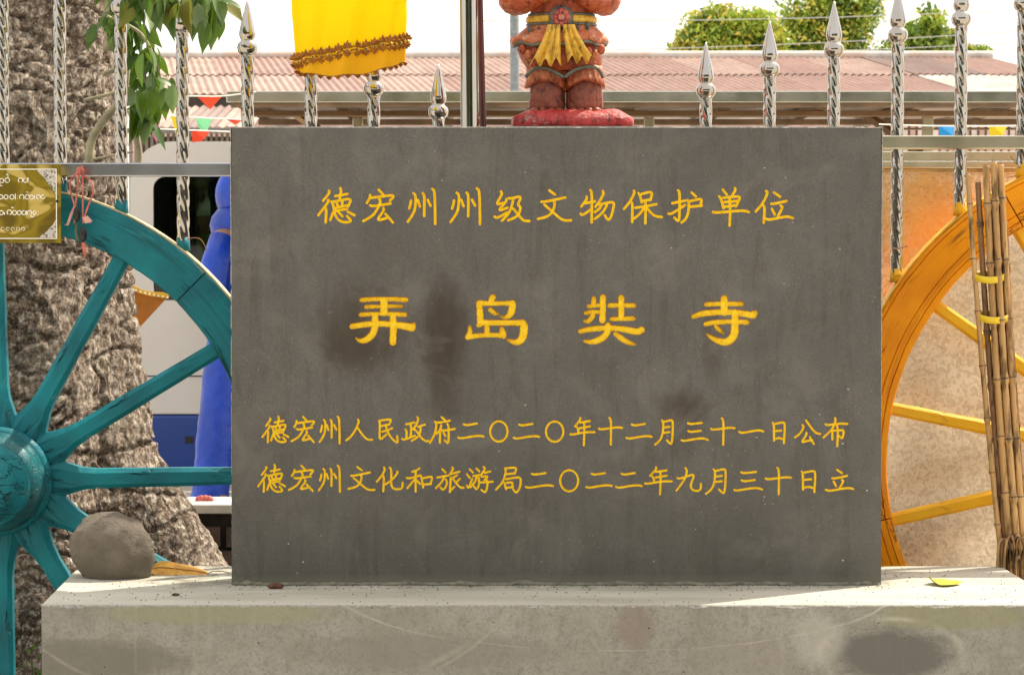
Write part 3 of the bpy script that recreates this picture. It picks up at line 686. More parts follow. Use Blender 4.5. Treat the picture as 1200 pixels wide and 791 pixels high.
# sheet panel behind the orange wheel
SY = 6.80
pan = thing('sheet_metal_panel', 'mottled galvanised sheet standing behind the orange cart wheel', 'metal panel', (1.45, SY, 0))
g = MB(); g.box(X(1000, SY), X(1420, SY), SY, SY+.004, .03, Z(203, SY)); g.build('sheet', M_galv, pan)
g = MB(); g.box(X(998, SY), X(1422, SY), SY-.02, SY+.02, Z(198, SY), Z(189, SY)); g.build('top_tube', M_steel_warm, pan, False, .003)
M_brass = simple('brassy_strip', (.55, .36, .14), .3, .8, .3, 12)
g = MB(); g.box(X(998, SY), X(1422, SY), SY-.012, SY+.012, Z(188.2, SY), Z(178, SY)); g.build('upper_strip', M_steel_warm, pan, False, .002)
g = MB(); g.box(X(998, SY), X(1422, SY), SY-.012, SY+.012, Z(202.5, SY), Z(198.3, SY)); g.build('orange_strip', M_brass, pan, False, .001)
for px in (1003, 1417):
    g = MB(); g.box(X(px-4, SY), X(px+4, SY), SY+.006, SY+.03, 0, Z(189, SY)); g.build('side_post', M_steel_warm, pan)

# steel mast and dark red mast
pole = MB(); a = W(547, -60, 6.15); b = W(551, 300, 6.15); b.z = 0; b.x = a.x+.02
pole.tube([a+Vector((0, 0, .4)), b], .0215, 32); tag(pole.build('flag_pole', M_steel, None, True), 'thick polished stainless pole rising behind the tablet near the statue', 'pole')
pole = MB(); a = W(560.5, -60, 6.22); b = W(566, 148, 6.22); d_ = b-a; b = a+d_*(a.z/(-d_.z))
pole.tube([a-d_*.6, b], [.0075, .0095], 16)
tag(pole.build('pole', simple('dark_red_lacquer', (.10, .018, .012), .3, 0, .4, 10), None, True), 'thin dark red pole right beside the stainless pole', 'pole')

# ================================================================== TREE (left)
tc = Vector((X(-32, 7.6), 7.6, 0))
tree = thing('tree', 'big rough-barked tree behind the teal wheel with leaves hanging over the fence', 'tree', tuple(tc))
g = MB(); NT_, NZ = 420, 360; rings = []
def tr_r(a, z):
    # silhouette to the right measured from the photo
    zs = [(-.1, 1.18), (.0, 1.06), (.2, .90), (.40, .735), (.70, .56), (1.0, .49), (1.25, .45), (1.6, .42), (2.0, .41), (2.7, .42)]
    for (z0, r0), (z1, r1) in zip(zs[:-1], zs[1:]):
        if z <= z1: t = (z-z0)/(z1-z0); base_ = r0+(r1-r0)*t; break
    else: base_ = .42
    fl = base_-.43
    lobe = (.5+.5*math.cos(7*(a+.03)+.45*math.sin(z*3)))**.7; 
    front = max(0, -math.sin(a))            # towards the fence
    return .43+fl*(.35+.65*lobe)*(1-.42*front)+.012
for i in range(NZ+1):
    z = -.02+2.5*i/NZ; ring = []
    for j in range(NT_):
        a = j*2*PI/NT_; r = tr_r(a, z); p = Vector((math.cos(a)*r, math.sin(a)*r, z))
        q = Vector((p.x*1.6, p.y*1.6, z*.9))
        d = .034*noise.noise(q*2.0)+.007*noise.fractal(Vector((p.x*8, p.y*8, z*3.5)), .9, 2, 3)
        rg = noise.noise(Vector((p.x*13, p.y*13, z*2.6+noise.noise(p*5)))); d -= .020*max(0, .20-abs(rg))*2.2
        cr = noise.noise(Vector((p.x*5, p.y*5, z*16+noise.noise(p*4)*1.5))); d -= .014*(1 if abs(cr) < .07 else 0)
        d += .007*noise.fractal(p*30, .7, 2, 4)
        rr = r+d; ring.append((tc.x+math.cos(a)*rr, tc.y+math.sin(a)*rr, z))
    rings.append(ring)
g.loft(rings); g.build('trunk', M_bark, tree, True)
def path(pts, Y, n=5):
    P = [W(p[0], p[1], p[2] if len(p) > 2 else Y) for p in pts]; out = []
    for i in range(len(P)-1):
        p0, p1, p2, p3 = P[max(i-1, 0)], P[i], P[i+1], P[min(i+2, len(P)-1)]
        for t in range(n):
            u = t/n; out.append(.5*((2*p1)+(p2-p0)*u+(2*p0-5*p1+4*p2-p3)*u*u+(-p0+3*p1-3*p2+p3)*u**3))
    return out+[P[-1]]
for pts, r in [([(104, 205), (106, 170), (118, 146), (133, 128), (146, 105), (150, 60)], .013), ([(160, 200), (163, 180), (158, 150), (152, 130)], .010), ([(105, 188), (130, 183), (156, 178)], .004), ([(128, 60), (131, 20), (128, -20)], .018), ([(98, 118), (130, 110), (160, 100)], .005), ([(120, 88), (135, 82), (150, 78)], .007)]:
    pp = path(pts, 7.02); MB().tube(pp, [r*(1-.3*i/len(pp)) for i in range(len(pp))], 8).build('vine', M_vine, tree, True)
# leaf mesh
def leaf_mesh(name, mat, fold=.25, curl=.25, wide=.42):
    g = MB(); n = 7
    for i in range(n+1):
        t = i/n; w_ = wide*math.sin(PI*min(1, t*1.04)**.85)*(1 if t < .98 else .0)*.5 if 0 < t < 1 else 0
        z = -curl*t*t
        g.v += [(-w_, t, z+w_*fold*1.6), (0, t, z), (w_, t, z+w_*fold*1.6)]
    for i in range(n):
        a = i*3; g.f += [(a, a+1, a+4, a+3), (a+1, a+2, a+5, a+4)]
    return g.mesh(name, mat, True)
leafs = [leaf_mesh('leaf', M_leaf), leaf_mesh('leaf', M_leaf, .1, .4), leaf_mesh('leaf', M_leaf2, .3, .15, .5), leaf_mesh('leaf', M_leaf3, .2, .3, .5)]
def put_leaf(parent, p, d, size, me, roll=0.0):
    o = bpy.data.objects.new('leaf', me); C.objects.link(o); o.parent = parent; 
    d = Vector(d).normalized(); q = d.to_track_quat('Y', 'Z'); m = Matrix.Translation(p) @ q.to_matrix().to_4x4() @ Matrix.Rotation(roll, 4, 'Y') @ Matrix.Scale(size, 4)
    o.matrix_local = m; return o
def branch(pts, r, n, spread, size, Y, kinds, hang=.8):
    pp = path(pts, Y, 6); b = MB().tube(pp, [r*(1-.7*i/len(pp)) for i in range(len(pp))], 8).build('branch', M_vine, tree, True)
    for i in range(n):
        k = random.random(); c = pp[int(k*(len(pp)-1))]+Vector((random.uniform(-1, 1)*spread, random.uniform(-.6, .6)*spread, random.uniform(-.8, .6)*spread))
        d = Vector((random.uniform(-.8, .8), random.uniform(-.7, .35), -hang+random.uniform(-.5, .5)))
        put_leaf(b, c, d, size*random.uniform(.7, 1.2), leafs[random.choice(kinds)], random.uniform(-1.2, 1.2))
branch([(120, -30), (150, 10), (165, 60), (170, 110), (170, 135)], .008, 95, .042, .085, 6.95, [0, 0, 0, 1, 1, 2])
branch([(125, 20), (165, 40), (185, 80), (190, 105)], .006, 34, .03, .075, 6.85, [0, 1, 0, 1, 2])
branch([(100, -60), (150, -20), (200, -10), (258, -2)], .008, 46, .03, .085, 6.30, [0, 0, 1, 2, 3])
branch([(150, -20), (220, -12), (262, 2)], .006, 14, .018, .10, 6.25, [0, 1, 2])
bB = MB().tube(path([(215, -30), (230, -14), (245, -5)], 6.2), .004, 6).build('branch', M_vine, tree, True)
for px, py, dx, dz, s, k in [(222, -6, -.15, -1, .10, 3), (232, 4, .1, -1, .085, 2), (240, 22, .0, -1, .085, 0), (250, -8, .35, -.9, .085, 2), (238, -12, .25, -1, .075, 2), (256, 2, .95, -.15, .07, 0), (258, 18, .1, -1, .06, 1), (193, 12, -.5, -.8, .07, 0), (203, 20, -.1, -1, .06, 0), (208, 3, -.3, -1, .085, 3),
                             (173, 55, .35, -.9, .08, 2), (168, 62, -.2, -1, .09, 0), (203, 98, -.05, -1, .075, 2), (176, 104, .2, -.9, .08, 1), (160, 105, .3, -1, .09, 0), (182, 92, .6, -.2, .06, 0), (183, 55, .4, -.8, .05, 0)]:
    put_leaf(bB, W(px, py, 6.22 if px > 190 else 6.7), (dx, -.12, dz), s, leafs[k], random.uniform(-.5, .5))

# ================================================================== YELLOW CLOTH
CY = 6.22; kc = CY/F
um = thing('hanging_cloth', 'bright yellow satin tube banner with gold lace above its hem hanging over the fence', 'banner', tuple(W(409, 60, CY)))
def cl_pt(a, py_top, v, yb):
    # a: angle round tube, -PI..0 front
    pass
topL, topR = 344, 476
def tube_pt(a, py, extra=0):
    wd = 66+ (3 if py < 0 else 0)-4*max(0, (py-20)/60)+extra
    fold = 2.4*math.sin(3*a+py*.02)+2.2*math.sin(8*a+1+py*.015)+.8*math.sin(17*a+py*.05)
    cx = 409.5+(py-20)*.006
    return Vector((X(cx+(wd+fold*.5)*math.cos(a), CY), CY+(wd*.34+fold*1.6)*math.sin(a)*kc, Z(py, CY)))
def hem(a): # hem height in photo px, front (sin<0) higher, back lower
    cx = math.cos(a)
    return 90-5*cx-11*cx*cx-(5*math.sin(a) if math.sin(a) > 0 else 0)+.8*math.sin(9*a)
def lace_y(a): return 62-12*math.cos(a)+.8*math.sin(9*a)
g = MB(); NA, NV = 96, 26; rings = []
for i in range(NV+1):
    ring = []
    for j in range(NA):
        a = j*2*PI/NA; ring.append(tube_pt(a, -70+(hem(a)+70)*i/NV))
    rings.append(ring)
g.loft(rings, False); cl = g.build('cloth', M_yellow, um, True)
# lining band inside (darker) along the back hem
g = MB(); rings = []
for i in range(6):
    rings.append([tube_pt(j*2*PI/NA, lace_y(j*2*PI/NA)+(hem(j*2*PI/NA)+.4-lace_y(j*2*PI/NA))*i/5, .7) for j in range(NA)])
g.loft(rings, False); g.build('hem_band', M_yellow2, um, True)
# lace motifs on the front hem and along the back edge
def motif(c, s, up=1, ry=0):
    g = MB()
    for k in range(5):
        a = PI/2+(k-2)*.62; l = s*(1.0 if k == 2 else .82)
        e_ = Vector((math.cos(a+ry)*l, -.0015, math.sin(a+ry)*l*up)); m_ = e_*.6
        t = Vector((-e_.z, 0, e_.x)).normalized()*s*.21
        g.add([c, c+m_+t, c+e_, c+m_-t, c+m_+Vector((0, -.0022, 0))], [(0, 1, 4), (1, 2, 4), (2, 3, 4), (3, 0, 4)])
    return g
for k in range(19):
    a = -PI+.06+(PI-.12)*k/18; h = lace_y(a)
    p = tube_pt(a, h, 1.5); s = 8.8*kc
    for o_, up in ((2.5, 1), (-2.0, -1)):
        q = tube_pt(a, h-o_, 1.5); mm = motif(q+Vector((0, -.002, 0)), s*(1.05 if up > 0 else .85), up); mm.build('lace_flower', M_lace, cl)
    q = tube_pt(a, h, 2.0)
    g = MB(); g.ell(tuple(q), (3.6*kc, 1.4*kc, 2.3*kc), 10, 6); g.build('lace_medallion', M_lace2, cl, True)
    g = MB(); g.ell(tuple(q+Vector((0, -1.3*kc, 0))), (1.3*kc, 1.0*kc, 1.1*kc), 8, 5); g.build('bead', M_gem, cl, True)
for off, m in ((3.3, M_lace2), (-3.0, M_lace), (.2, M_lace)):
    MB().tube([tube_pt(-PI-.0+(PI)*k/60, lace_y(-PI+PI*k/60)+off+(1.0*math.sin(k*1.3)), 1.6) for k in range(61)], .0017, 6).build('lace_cord', m, cl, True)
for k in range(17):
    a = -PI+.12+(PI-.24)*k/16; q = tube_pt(a, hem(a)+.5, 1); mm = motif(q, 5*kc, -1); mm.build('lace_point', M_lace, cl)
MB().tube([tube_pt(-PI+PI*k/50, hem(-PI+PI*k/50), .9) for k in range(51)], .0013, 6).build('lace_cord', M_lace, cl, True)
MB().tube([W(409, -72, CY), W(409, -200, CY)], .004, 6).build('cord', M_lace, um)
g = MB(); g.loft([[tube_pt(j*2*PI/NA, -70) for j in range(NA)], [W(409, -95, CY)+(tube_pt(j*2*PI/NA, -95)-W(409, -95, CY))*.1 for j in range(NA)]], False); g.build('crown', M_yellow, um, True)

# ================================================================== STATUE
TY = 6.30; ks = TY/F
ped = thing('pillar', 'plain concrete pillar hidden behind the tablet carrying the red statue', 'pillar', (X(668, TY), TY+.05, 0))
g = MB(); g.box(X(594, TY), X(746, TY), TY-.14, TY+.2, 0, Z(151, TY)); g.build('shaft', M_conc, ped)
def mk_terra(name, a, b, c3, sc=60):
    n = NT(name); f = n.noise(sc, 5, .7); h = n.noise(14, 4, .6)
    c = n.mix(n.ramp(f, [(.35, 0), (.65, 1)]), a, b); c = n.mix(n.ramp(n.noise(34, 6, .75), [(.58, 0), (.64, .8)]), c, c3)
    c = n.mix(n.ramp(h, [(.55, 0), (.7, .35)]), c, b)
    c = n.mix(n.ramp(n.noise(46, 8, .8, n.map(scale=(1, 1, .45), loc=(2, 2, 2))), [(.40, .8), (.48, 0)]), c, tuple(x*.22 for x in a))
    return n.done(c, .36, 0, n.bump(n.math('ADD', f, h), .8, .007))
M_terra = mk_terra('worn_red_orange_paint', (.40, .052, .014), (.55, .125, .04), (.58, .30, .12))
M_terra2 = mk_terra('faded_coral_paint', (.50, .11, .04), (.62, .21, .085), (.66, .44, .22))
M_foot = mk_terra('dark_maroon_paint', (.22, .045, .025), (.34, .10, .05), (.07, .03, .02))
M_red = mk_terra('crimson_rough_plinth', (.42, .02, .022), (.55, .05, .04), (.45, .34, .28))
M_syel = mk_terra('golden_yellow_sash_paint', (.78, .42, .03), (.88, .56, .08), (.66, .34, .06))
M_grey = mk_terra('grey_green_outline_paint', (.10, .11, .09), (.17, .18, .14), (.3, .2, .12))
st = thing('statue', 'painted guardian statue in red tunic with yellow sash standing above the tablet', 'statue', (X(658, TY), TY, Z(146, TY)))
def sp(px, py, dpx=0): p = W(px, py, TY); p.y += dpx*ks; return p
def sloft(rows, n=48, wav=None, depth=None):
    """rows: (py, x0, x1, depth) lofted ellipses"""
    g = MB(); rings = []
    for py, x0, x1, dp in rows:
        cx = (x0+x1)/2; rx = (x1-x0)/2; ring = []
        for j in range(n):
            a = j*2*PI/n; wv = wav(a, py) if wav else (0, 0)
            q = sp(cx+(rx+wv[0])*math.cos(a), py+wv[1], (dp+wv[0])*math.sin(a)*1.0)
            q += Vector(noise.noise_vector(q*55))*.0032+Vector(noise.noise_vector(q*170))*.0012
            ring.append(q)
        rings.append(ring)
    return g.loft(rings)
# plinth
g = MB(); rings = []
for py, k, dd in ((153, 1.0, 52), (141, .99, 50), (139, .97, 49), (133.5, .80, 44), (131.5, .74, 40), (130.5, .5, 28)):
    ring = []
    for j in range(72):
        a = j*2*PI/72; c_, s_ = math.cos(a), math.sin(a); p_ = 9.0
        rr = (abs(c_)**p_+abs(s_)**p_)**(-1/p_)
        q = sp(670.5+71*k*c_*rr, py+1.6*fbm((a*3, py, 0), 1, 3), dd*s_*rr); q += Vector(noise.noise_vector(q*45))*.005+Vector(noise.noise_vector(q*140))*.002; ring.append(q)
    rings.append(ring)
g.loft(rings); g.build('statue_base', M_red, st, True)
for c_, dx in ((641, 0), (685, 0)):
    r_ = sloft([(132, c_-19, c_+19, 19), (124, c_-20.5, c_+20.5, 20), (110, c_-20, c_+20, 20), (98, c_-18, c_+18, 18), (84, c_-18, c_+18, 17)], 60, lambda a, py: (1.3*abs(math.sin(a*11)), 0)); r_.build('leg', M_foot, st, True)
    for t in range(4):
        g = MB(); g.ell(tuple(sp(c_-14+t*9.3, 131, -18)), (5.2*ks, 7*ks, 4.2*ks), 12, 8); g.build('toe', M_foot, st, True)
def tworow(py, a): return 0
def twol(a): return -4.5*abs(math.cos(a))**1.0
def skirtw(a, py):
    return (1.0*math.sin(a*22) if py > 84 else .6*math.sin(a*9), (6.5*abs(math.sin(PI*.5-a))*0 + (4*math.cos(4*a+0) if py > 92 else 0)))
for c_, hx in ((639.5, 1), (685, -1)):
    def wv_(a, py, hx=hx):
        sc = max(0, (py-86)/14)
        return (1.0*math.sin(a*17)+1.2*sc, sc*(-7*abs(math.sin(a))**1.5*(1 if math.sin(a) < 0 else .3)+4*max(0, hx*math.cos(a))))
    sloft([(104, c_-22, c_+22, 25), (101, c_-22.5, c_+22.5, 25), (94, c_-21.5, c_+21.5, 25), (86, c_-22, c_+21.5, 25), (78, c_-21, c_+20, 24)], 84, wv_).build('knee_ruffle', M_terra2, st, True)
for pts_ in ([(616, 92), (622, 86), (632, 81.5), (643, 84), (652, 88.5), (660, 93)], [(661, 93), (669, 87), (677, 83), (691, 80.5), (701, 84), (706, 93)]):
    P_ = [sp(a_, b_, -(31-10*abs((a_-661)/46)**3)) for a_, b_ in pts_]; Q_ = []
    for i_ in range(len(P_)-1):
        for t_ in range(5):
            u = t_/5; p0, p1, p2, p3 = P_[max(i_-1, 0)], P_[i_], P_[i_+1], P_[min(i_+2, len(P_)-1)]
            Q_.append(.5*((2*p1)+(p2-p0)*u+(2*p0-5*p1+4*p2-p3)*u*u+(-p0+3*p1-3*p2+p3)*u**3))
    MB().tube(Q_+[P_[-1]], 2.2*ks, 8).build('painted_band', M_grey, st, True)
sloft([(84, 620, 705, 29), (70, 610, 704, 31), (58, 606, 704, 31), (46, 612, 701, 30), (38, 618, 697, 27), (28, 620, 696, 25), (20, 621, 695, 23), (8, 622, 696, 24), (-6, 618, 698, 26), (-30, 612, 704, 27), (-52, 612, 704, 24), (-66, 636, 680, 16), (-74, 648, 668, 12)], 64, lambda a, py: (.8*math.sin(a*5+py*.2), 0)).build('body', M_terra, st, True)
sloft([(53, 601, 710, 35), (50, 598, 713.5, 36), (46.5, 599, 712, 36), (40, 607, 706, 32), (32, 617, 698, 27), (28, 619, 697, 25)], 120, lambda a, py: (1.1*math.sin(a*13) if py > 35 else 0, 2.2*math.sin(a*8) if py > 44 else 0)).build('overskirt', M_terra2, st, True)
# outline bands
def bandtube(f, r, m, n=60, name='painted_band'):
    MB().tube([f(k/n) for k in range(n+1)], r, 8).build(name, m, st, True)
def el(py, x0, x1, dp, wv=lambda a: 0):
    return lambda t: sp((x0+x1)/2+(x1-x0)/2*math.cos(-PI*t*1.0-0), py+wv(-PI*t), dp*math.sin(-PI*t))
bandtube(el(53.5, 601, 710, 35.5, lambda a: 2.2*math.sin(a*8)), .0042, M_grey, 90)
bandtube(el(30, 618, 698, 26.5), .0038, M_grey)
bandtube(el(18.5, 620, 696, 25), .0036, M_grey)
g = MB(); rings = []
for py, e_ in ((28, 26.5), (27, 28), (21.5, 28), (20, 26)):
    rings.append([sp(658+(39.5+(e_-26))*math.cos(j*2*PI/64), py, e_*math.sin(j*2*PI/64)) for j in range(64)])
g.loft(rings, False); g.build('belt', M_syel, st, True)
# buckle
g = MB(); g.lathe([(.2*ks, -3*ks), (10*ks, -3*ks), (14.2*ks, -1*ks), (14.5*ks, 3*ks), (10*ks, 6*ks)], tuple(sp(657, 23.5, -29)), 32, 'Y'); bk = g.build('buckle', M_grey, st, True)
M_rose = mk_terra('rose_red_paint', (.50, .07, .05), (.62, .16, .12), (.6, .3, .2))
g = MB()
for k in range(8):
    a = k*PI/4; c_ = sp(657+7.6*math.cos(a), 23.5+7.6*math.sin(a), -33); g.ell(tuple(c_), (3.6*ks, 2.2*ks, 3.6*ks), 12, 7)
g.ell(tuple(sp(657, 23.5, -34.5)), (4.5*ks, 2.5*ks, 4.5*ks), 14, 8); g.build('flower', M_rose, bk, True)
# sash tails
def sash(xa0, xa1, xb0, xb1, y0, y1, n=40, m=22, fl=6):
    g = MB(); front = []
    for i in range(m+1):
        t = i/m; row = []
        for j in range(n+1):
            u = j/n; x0_ = xa0+(xb0-xa0)*t**1.35; x1_ = xa1+(xb1-xa1)*t**1.35
            px = x0_+(x1_-x0_)*u; fold = abs(math.sin(u*PI*fl/2))**.7
            py = y0+(y1-y0)*t+(t**3)*(4.5*math.cos(u*PI*fl)-abs(u-.5)*3)
            row.append(sp(px, py, -(34+4*math.sin(min(1, t*2)*PI/2)-3*t*t+(1.6+4.2*t)*fold*1.3)))
        front.append(row)
    back = [[p+Vector((0, .008, 0)) for p in r] for r in front]
    g.loft(front, False, False); g.loft(back, False, False)
    g.loft([front[-1], back[-1]], False, False); g.loft([[r[0] for r in front], [r[0] for r in back]], False, False); g.loft([[r[-1] for r in front], [r[-1] for r in back]], False, False)
    return g
sash(641, 656, 620, 657, 32, 77).build('sash_tail', M_syel, st, True)
sash(659, 673, 664, 698, 32, 74).build('sash_tail', M_syel, st, True)
for k, (px, py, an) in enumerate([(632, 39, .35), (676, 37, -.3), (688, 34, -.5), (620, 37, .5)]):
    g = MB(); c_ = sp(px, py, -(29-abs(px-658)*.22)); g.lathe([(.2*ks, -6*ks), (2.6*ks, -2*ks), (2.4*ks, 2*ks), (.3*ks, 6*ks)], tuple(c_), 10); g.build('painted_drop', M_grey, st, True)
for sx_, sg in ((612, -1), (704, 1)):
    for k in range(5):
        g = MB(); c_ = sp(sx_-sg*k*7.5, 60+((k*5) % 3)*3, -(22+k*2.6)); g.ell(tuple(c_), (4.5*ks, 2.5*ks, 6*ks), 10, 7); g.build('relief_boss', M_terra2 if k % 2 else M_terra, st, True)
for s_ in (-1, 1):
    MB().tube([sp(658+s_*(10+k*3.6), -6+9*math.sin(k*.55)+2*math.sin(k*2.1), -(24-k*.35)) for k in range(10)], 2.6*ks, 8).build('chest_trim', M_syel, st, True)
# arms: shoulder > elbow > hand joined in front of the chest
for s_, sx in ((-1, 583), (1, 724)):
    c0 = 656+s_*44
    pts = [sp(c0, -46, 0), sp(656+s_*54, -28, 2), sp(656+s_*57, -10, 0), sp(656+s_*52, 2, -8), sp(656+s_*38, 2, -24), sp(656+s_*20, -7, -34), sp(656+s_*4, -14, -38)]
    rr = [15, 15.5, 15.5, 18, 13.5, 11, 8]
    P = []; RR = []
    for i in range(len(pts)-1):
        for t in range(5):
            u = t/5; p0, p1, p2, p3 = pts[max(i-1, 0)], pts[i], pts[i+1], pts[min(i+2, len(pts)-1)]
            P.append(.5*((2*p1)+(p2-p0)*u+(2*p0-5*p1+4*p2-p3)*u*u+(-p0+3*p1-3*p2+p3)*u**3)); RR.append((rr[i]+(rr[i+1]-rr[i])*u)*ks)
    P.append(pts[-1]); RR.append(rr[-1]*ks)
    g = MB(); g.tube(P, RR, 32); g.v = [tuple(Vector(q)+Vector(noise.noise_vector(Vector(q)*50))*.005+Vector(noise.noise_vector(Vector(q)*150))*.0018) for q in g.v]; g.build('arm', M_terra, st, True)
    g = MB()
    for f_ in range(4): g.tube([sp(656+s_*3, -19+f_*4, -42), sp(656-s_*4, -19+f_*4, -46), sp(656-s_*8, -18+f_*4, -42)], 2.2*ks, 8)
    g.tube([sp(656+s_*4, -18, -44), sp(656+s_*1, -25, -48)], 2.4*ks, 8)
    g.ell(tuple(sp(656+s_*3, -13, -39)), (8*ks, 5*ks, 8*ks), 12, 8); g.build('hand', M_terra2, st, True)
    MB().tube([sp(656+s_*52, -13, -16), sp(656+s_*40, -10, -32), sp(656+s_*26, -16, -42)], 3.2*ks, 8).build('cuff', M_syel, st, True)
# head above the frame
g = MB(); g.ell(tuple(sp(657, -92, -2)), (22*ks, 24*ks, 27*ks), 24, 16); g.ell(tuple(sp(657, -88, -27)), (4*ks, 5*ks, 6*ks), 10, 8)
g.ell(tuple(sp(634, -92, 0)), (3*ks, 5*ks, 8*ks), 10, 8); g.ell(tuple(sp(680, -92, 0)), (3*ks, 5*ks, 8*ks), 10, 8); hd = g.build('head', M_terra2, st, True)
for s_ in (-1, 1):
    g = MB(); g.ell(tuple(sp(657+s_*9, -95, -23)), (4*ks, 2.5*ks, 2.5*ks), 10, 6); g.build('eye', M_grey, hd, True)
g = MB(); g.ell(tuple(sp(657, -78, -24)), (8*ks, 3*ks, 2*ks), 10, 6); g.build('mouth', M_rose, hd, True)
g = MB(); g.lathe([(24*ks, 0), (26*ks, 6*ks), (21*ks, 14*ks), (12*ks, 26*ks), (5*ks, 34*ks), (1*ks, 46*ks)], tuple(sp(657, -104, -1)), 28); g.build('helmet', M_syel, st, True)

# ================================================================== SIGN PLAQUE (left)
PY = 6.36
def mk_gold():
    n = NT('polished_gold_plate'); a = n.noise(5.5, 2, .45, n.map(scale=(1, 1, 1.4), rot=(0, .7, 0)), dist=1.6)
    c = n.ramp(a, [(.36, (.20, .14, .02)), (.46, (.42, .31, .03)), (.50, (.26, .19, .02)), (.53, (.80, .60, .16)), (.66, (.86, .68, .24)), (.72, (.30, .22, .02))])  # bright and dark swirl: plate reflections put into the base colour
    return n.done(c, .22, .55, n.bump(n.noise(4, 1), .1, .01))
M_gold = mk_gold()
M_gran = NT('speckled_granite'); _f = M_gran.vor(260, out='Color'); _s = M_gran.n('ShaderNodeSeparateColor'); M_gran.set(_s.inputs[0], _f)
M_gran = M_gran.done(M_gran.ramp(_s.outputs[0], [(.2, (.12, .11, .06)), (.3, (.45, .42, .36)), (.8, (.62, .58, .52))]), .5)
M_white = simple('white_print', (.88, .86, .78), .6, 0, .05, 40, 0)
pl = thing('plaque', 'square gold plaque with white Burmese lettering tied to the left rail', 'sign', tuple(W(20, 238, PY)))
g = MB(); g.box(X(-88, PY), X(72, PY), PY, PY+.006, Z(285, PY), Z(193, PY)); g.build('plate', M_gold, pl, False, .001)
def flat(pts, off, mat, name='printed_patch', th=.0006):
    g = MB(); g.prism([(X(a, PY), Z(b, PY)) for a, b in pts], PY-off-th, PY-off); return g.build(name, mat, pl)
def arcp(cx, cy, r, a0, a1, n=10): return [(cx+r*math.cos(a0+(a1-a0)*i/n), cy+r*math.sin(a0+(a1-a0)*i/n)) for i in range(n+1)]
flat([(66.5, 199.5), (66.5, 228), (60, 219), (53, 209), (47, 203), (44, 199.5)], .0006, M_gran)
flat([(66.5, 278.5), (66.5, 257), (62, 264), (55, 271), (46, 278.5)], .0006, M_gran)
for a, b, c_, d_ in ((-84, 198, 67.5, 199.2), (-84, 279, 67.5, 280.2), (66.3, 199.2, 67.5, 279)):
    flat([(a, b), (c_, b), (c_, d_), (a, d_)], .0014, M_white, 'border_line')
# round-letter Burmese script, ring strokes
def ringl(cx, cy, r, a0=0, a1=360): return [(cx+r*math.cos(R(a0+(a1-a0)*i/14)), cy+r*math.sin(R(a0+(a1-a0)*i/14))) for i in range(15)]
def mtext(strokes, w_):
    g = MB()
    for s in strokes: g.tube([W(x, y, PY-.001) for x, y in s], w_*PY/F, 5, True, .35)
    g.build('lettering', M_white, pl)
mtext([ringl(2, 212, 2.4), [(0, 215), (0, 218), (3, 218)], ringl(8.5, 211.5, 2.6, 60, 400), [(7, 205), (9, 204), (9.5, 208)], ringl(24, 211.5, 2.6, 120, 420), ringl(30, 211.5, 2.6, -60, 240), [(33, 208), (33, 212)]], .55)
mtext([ringl(1, 231, 2.4), ringl(7, 231, 2.4, 60, 420), ringl(14, 231, 2.5), [(18, 227), (18, 234)], [(20.2, 229), (20.4, 229.4)], [(20.2, 233), (20.4, 233.4)], ringl(25.5, 231, 2.6, 130, 400), [(28, 231), (28, 234)], ringl(32, 231, 2.5, 60, 400), [(31, 225.5), (33, 225.5)], ringl(37, 231.4, 2.3, 200, 500), [(40.5, 229), (40.5, 233.5)], ringl(45, 231, 2.4, 90, 400), ringl(50.5, 231, 2.2, 0, 300)], .55)
mtext([ringl(1.5, 249.5, 2.4), [(5, 249), (5.4, 252)], ringl(11, 249, 2.7, 120, 440), [(13, 243), (16, 244)], ringl(17, 249.5, 2.4), ringl(22.5, 249.5, 2.3, 60, 400), ringl(28, 249.5, 2.3, -60, 280), [(31, 247), (31, 252.5)], ringl(34.5, 249.5, 2.4, 130, 400), ringl(38, 252.5, 1.8, -60, 200), ringl(40.5, 249.5, 1.8), [(44.5, 247.5), (44.6, 248)], [(44.5, 251.5), (44.6, 252)]], .6)
mtext([ringl(3+6*i, 268.5, 1.9, 40*i, 300+40*i) for i in range(5)], .3)
g = MB(); g.lathe([(.2*kc, -2*kc), (1.6*kc, -1.6*kc), (2*kc, 0)], tuple(W(67, 236, PY)), 12, 'Y'); g.build('screw', M_black, pl, True)

# pink cord with black charms hanging from the rail
CYY = 6.38
M_pink = simple('faded_pink_cord', (.62, .16, .12), .8, 0, .4, 60)
kn = thing('cord_charm', 'knotted faded pink cord with two black charms hanging beside the gold plaque', 'cord', tuple(W(93, 195, CYY)))
for pts in ([(93, 196), (89, 204), (83, 212), (82, 222), (87, 240), (89, 250), (87, 262)], [(95, 196), (97, 206), (104, 210), (108, 216), (109, 226), (104, 240), (99, 254), (97, 262)], [(94, 195), (92, 210), (90, 228), (88, 246)], [(94, 195), (97, 212), (97, 235), (97, 258)], [(92, 196), (90, 203), (94, 205), (98, 201), (95, 195)], [(82, 212), (88, 206), (94, 204), (104, 210)]):
    MB().tube(path(pts, CYY), .0021, 6).build('cord_strand', M_pink, kn, True)
for q in ([(88, 240), (83, 250), (79, 262), (76, 264), (81, 264.5), (84, 256), (89, 244)], [(97, 255), (103, 253), (109, 259), (107, 261), (100, 262)], [(96, 284), (100, 284), (102, 296), (100, 302), (98, 296)]):
    g = MB(); g.prism([(X(a, CYY), Z(b, CYY)) for a, b in q], CYY-.003, CYY); g.build('cord_tail', simple('pale_pink_tape', (.66, .36, .30), .8) if q[0][0] != 96 else M_pink, kn)
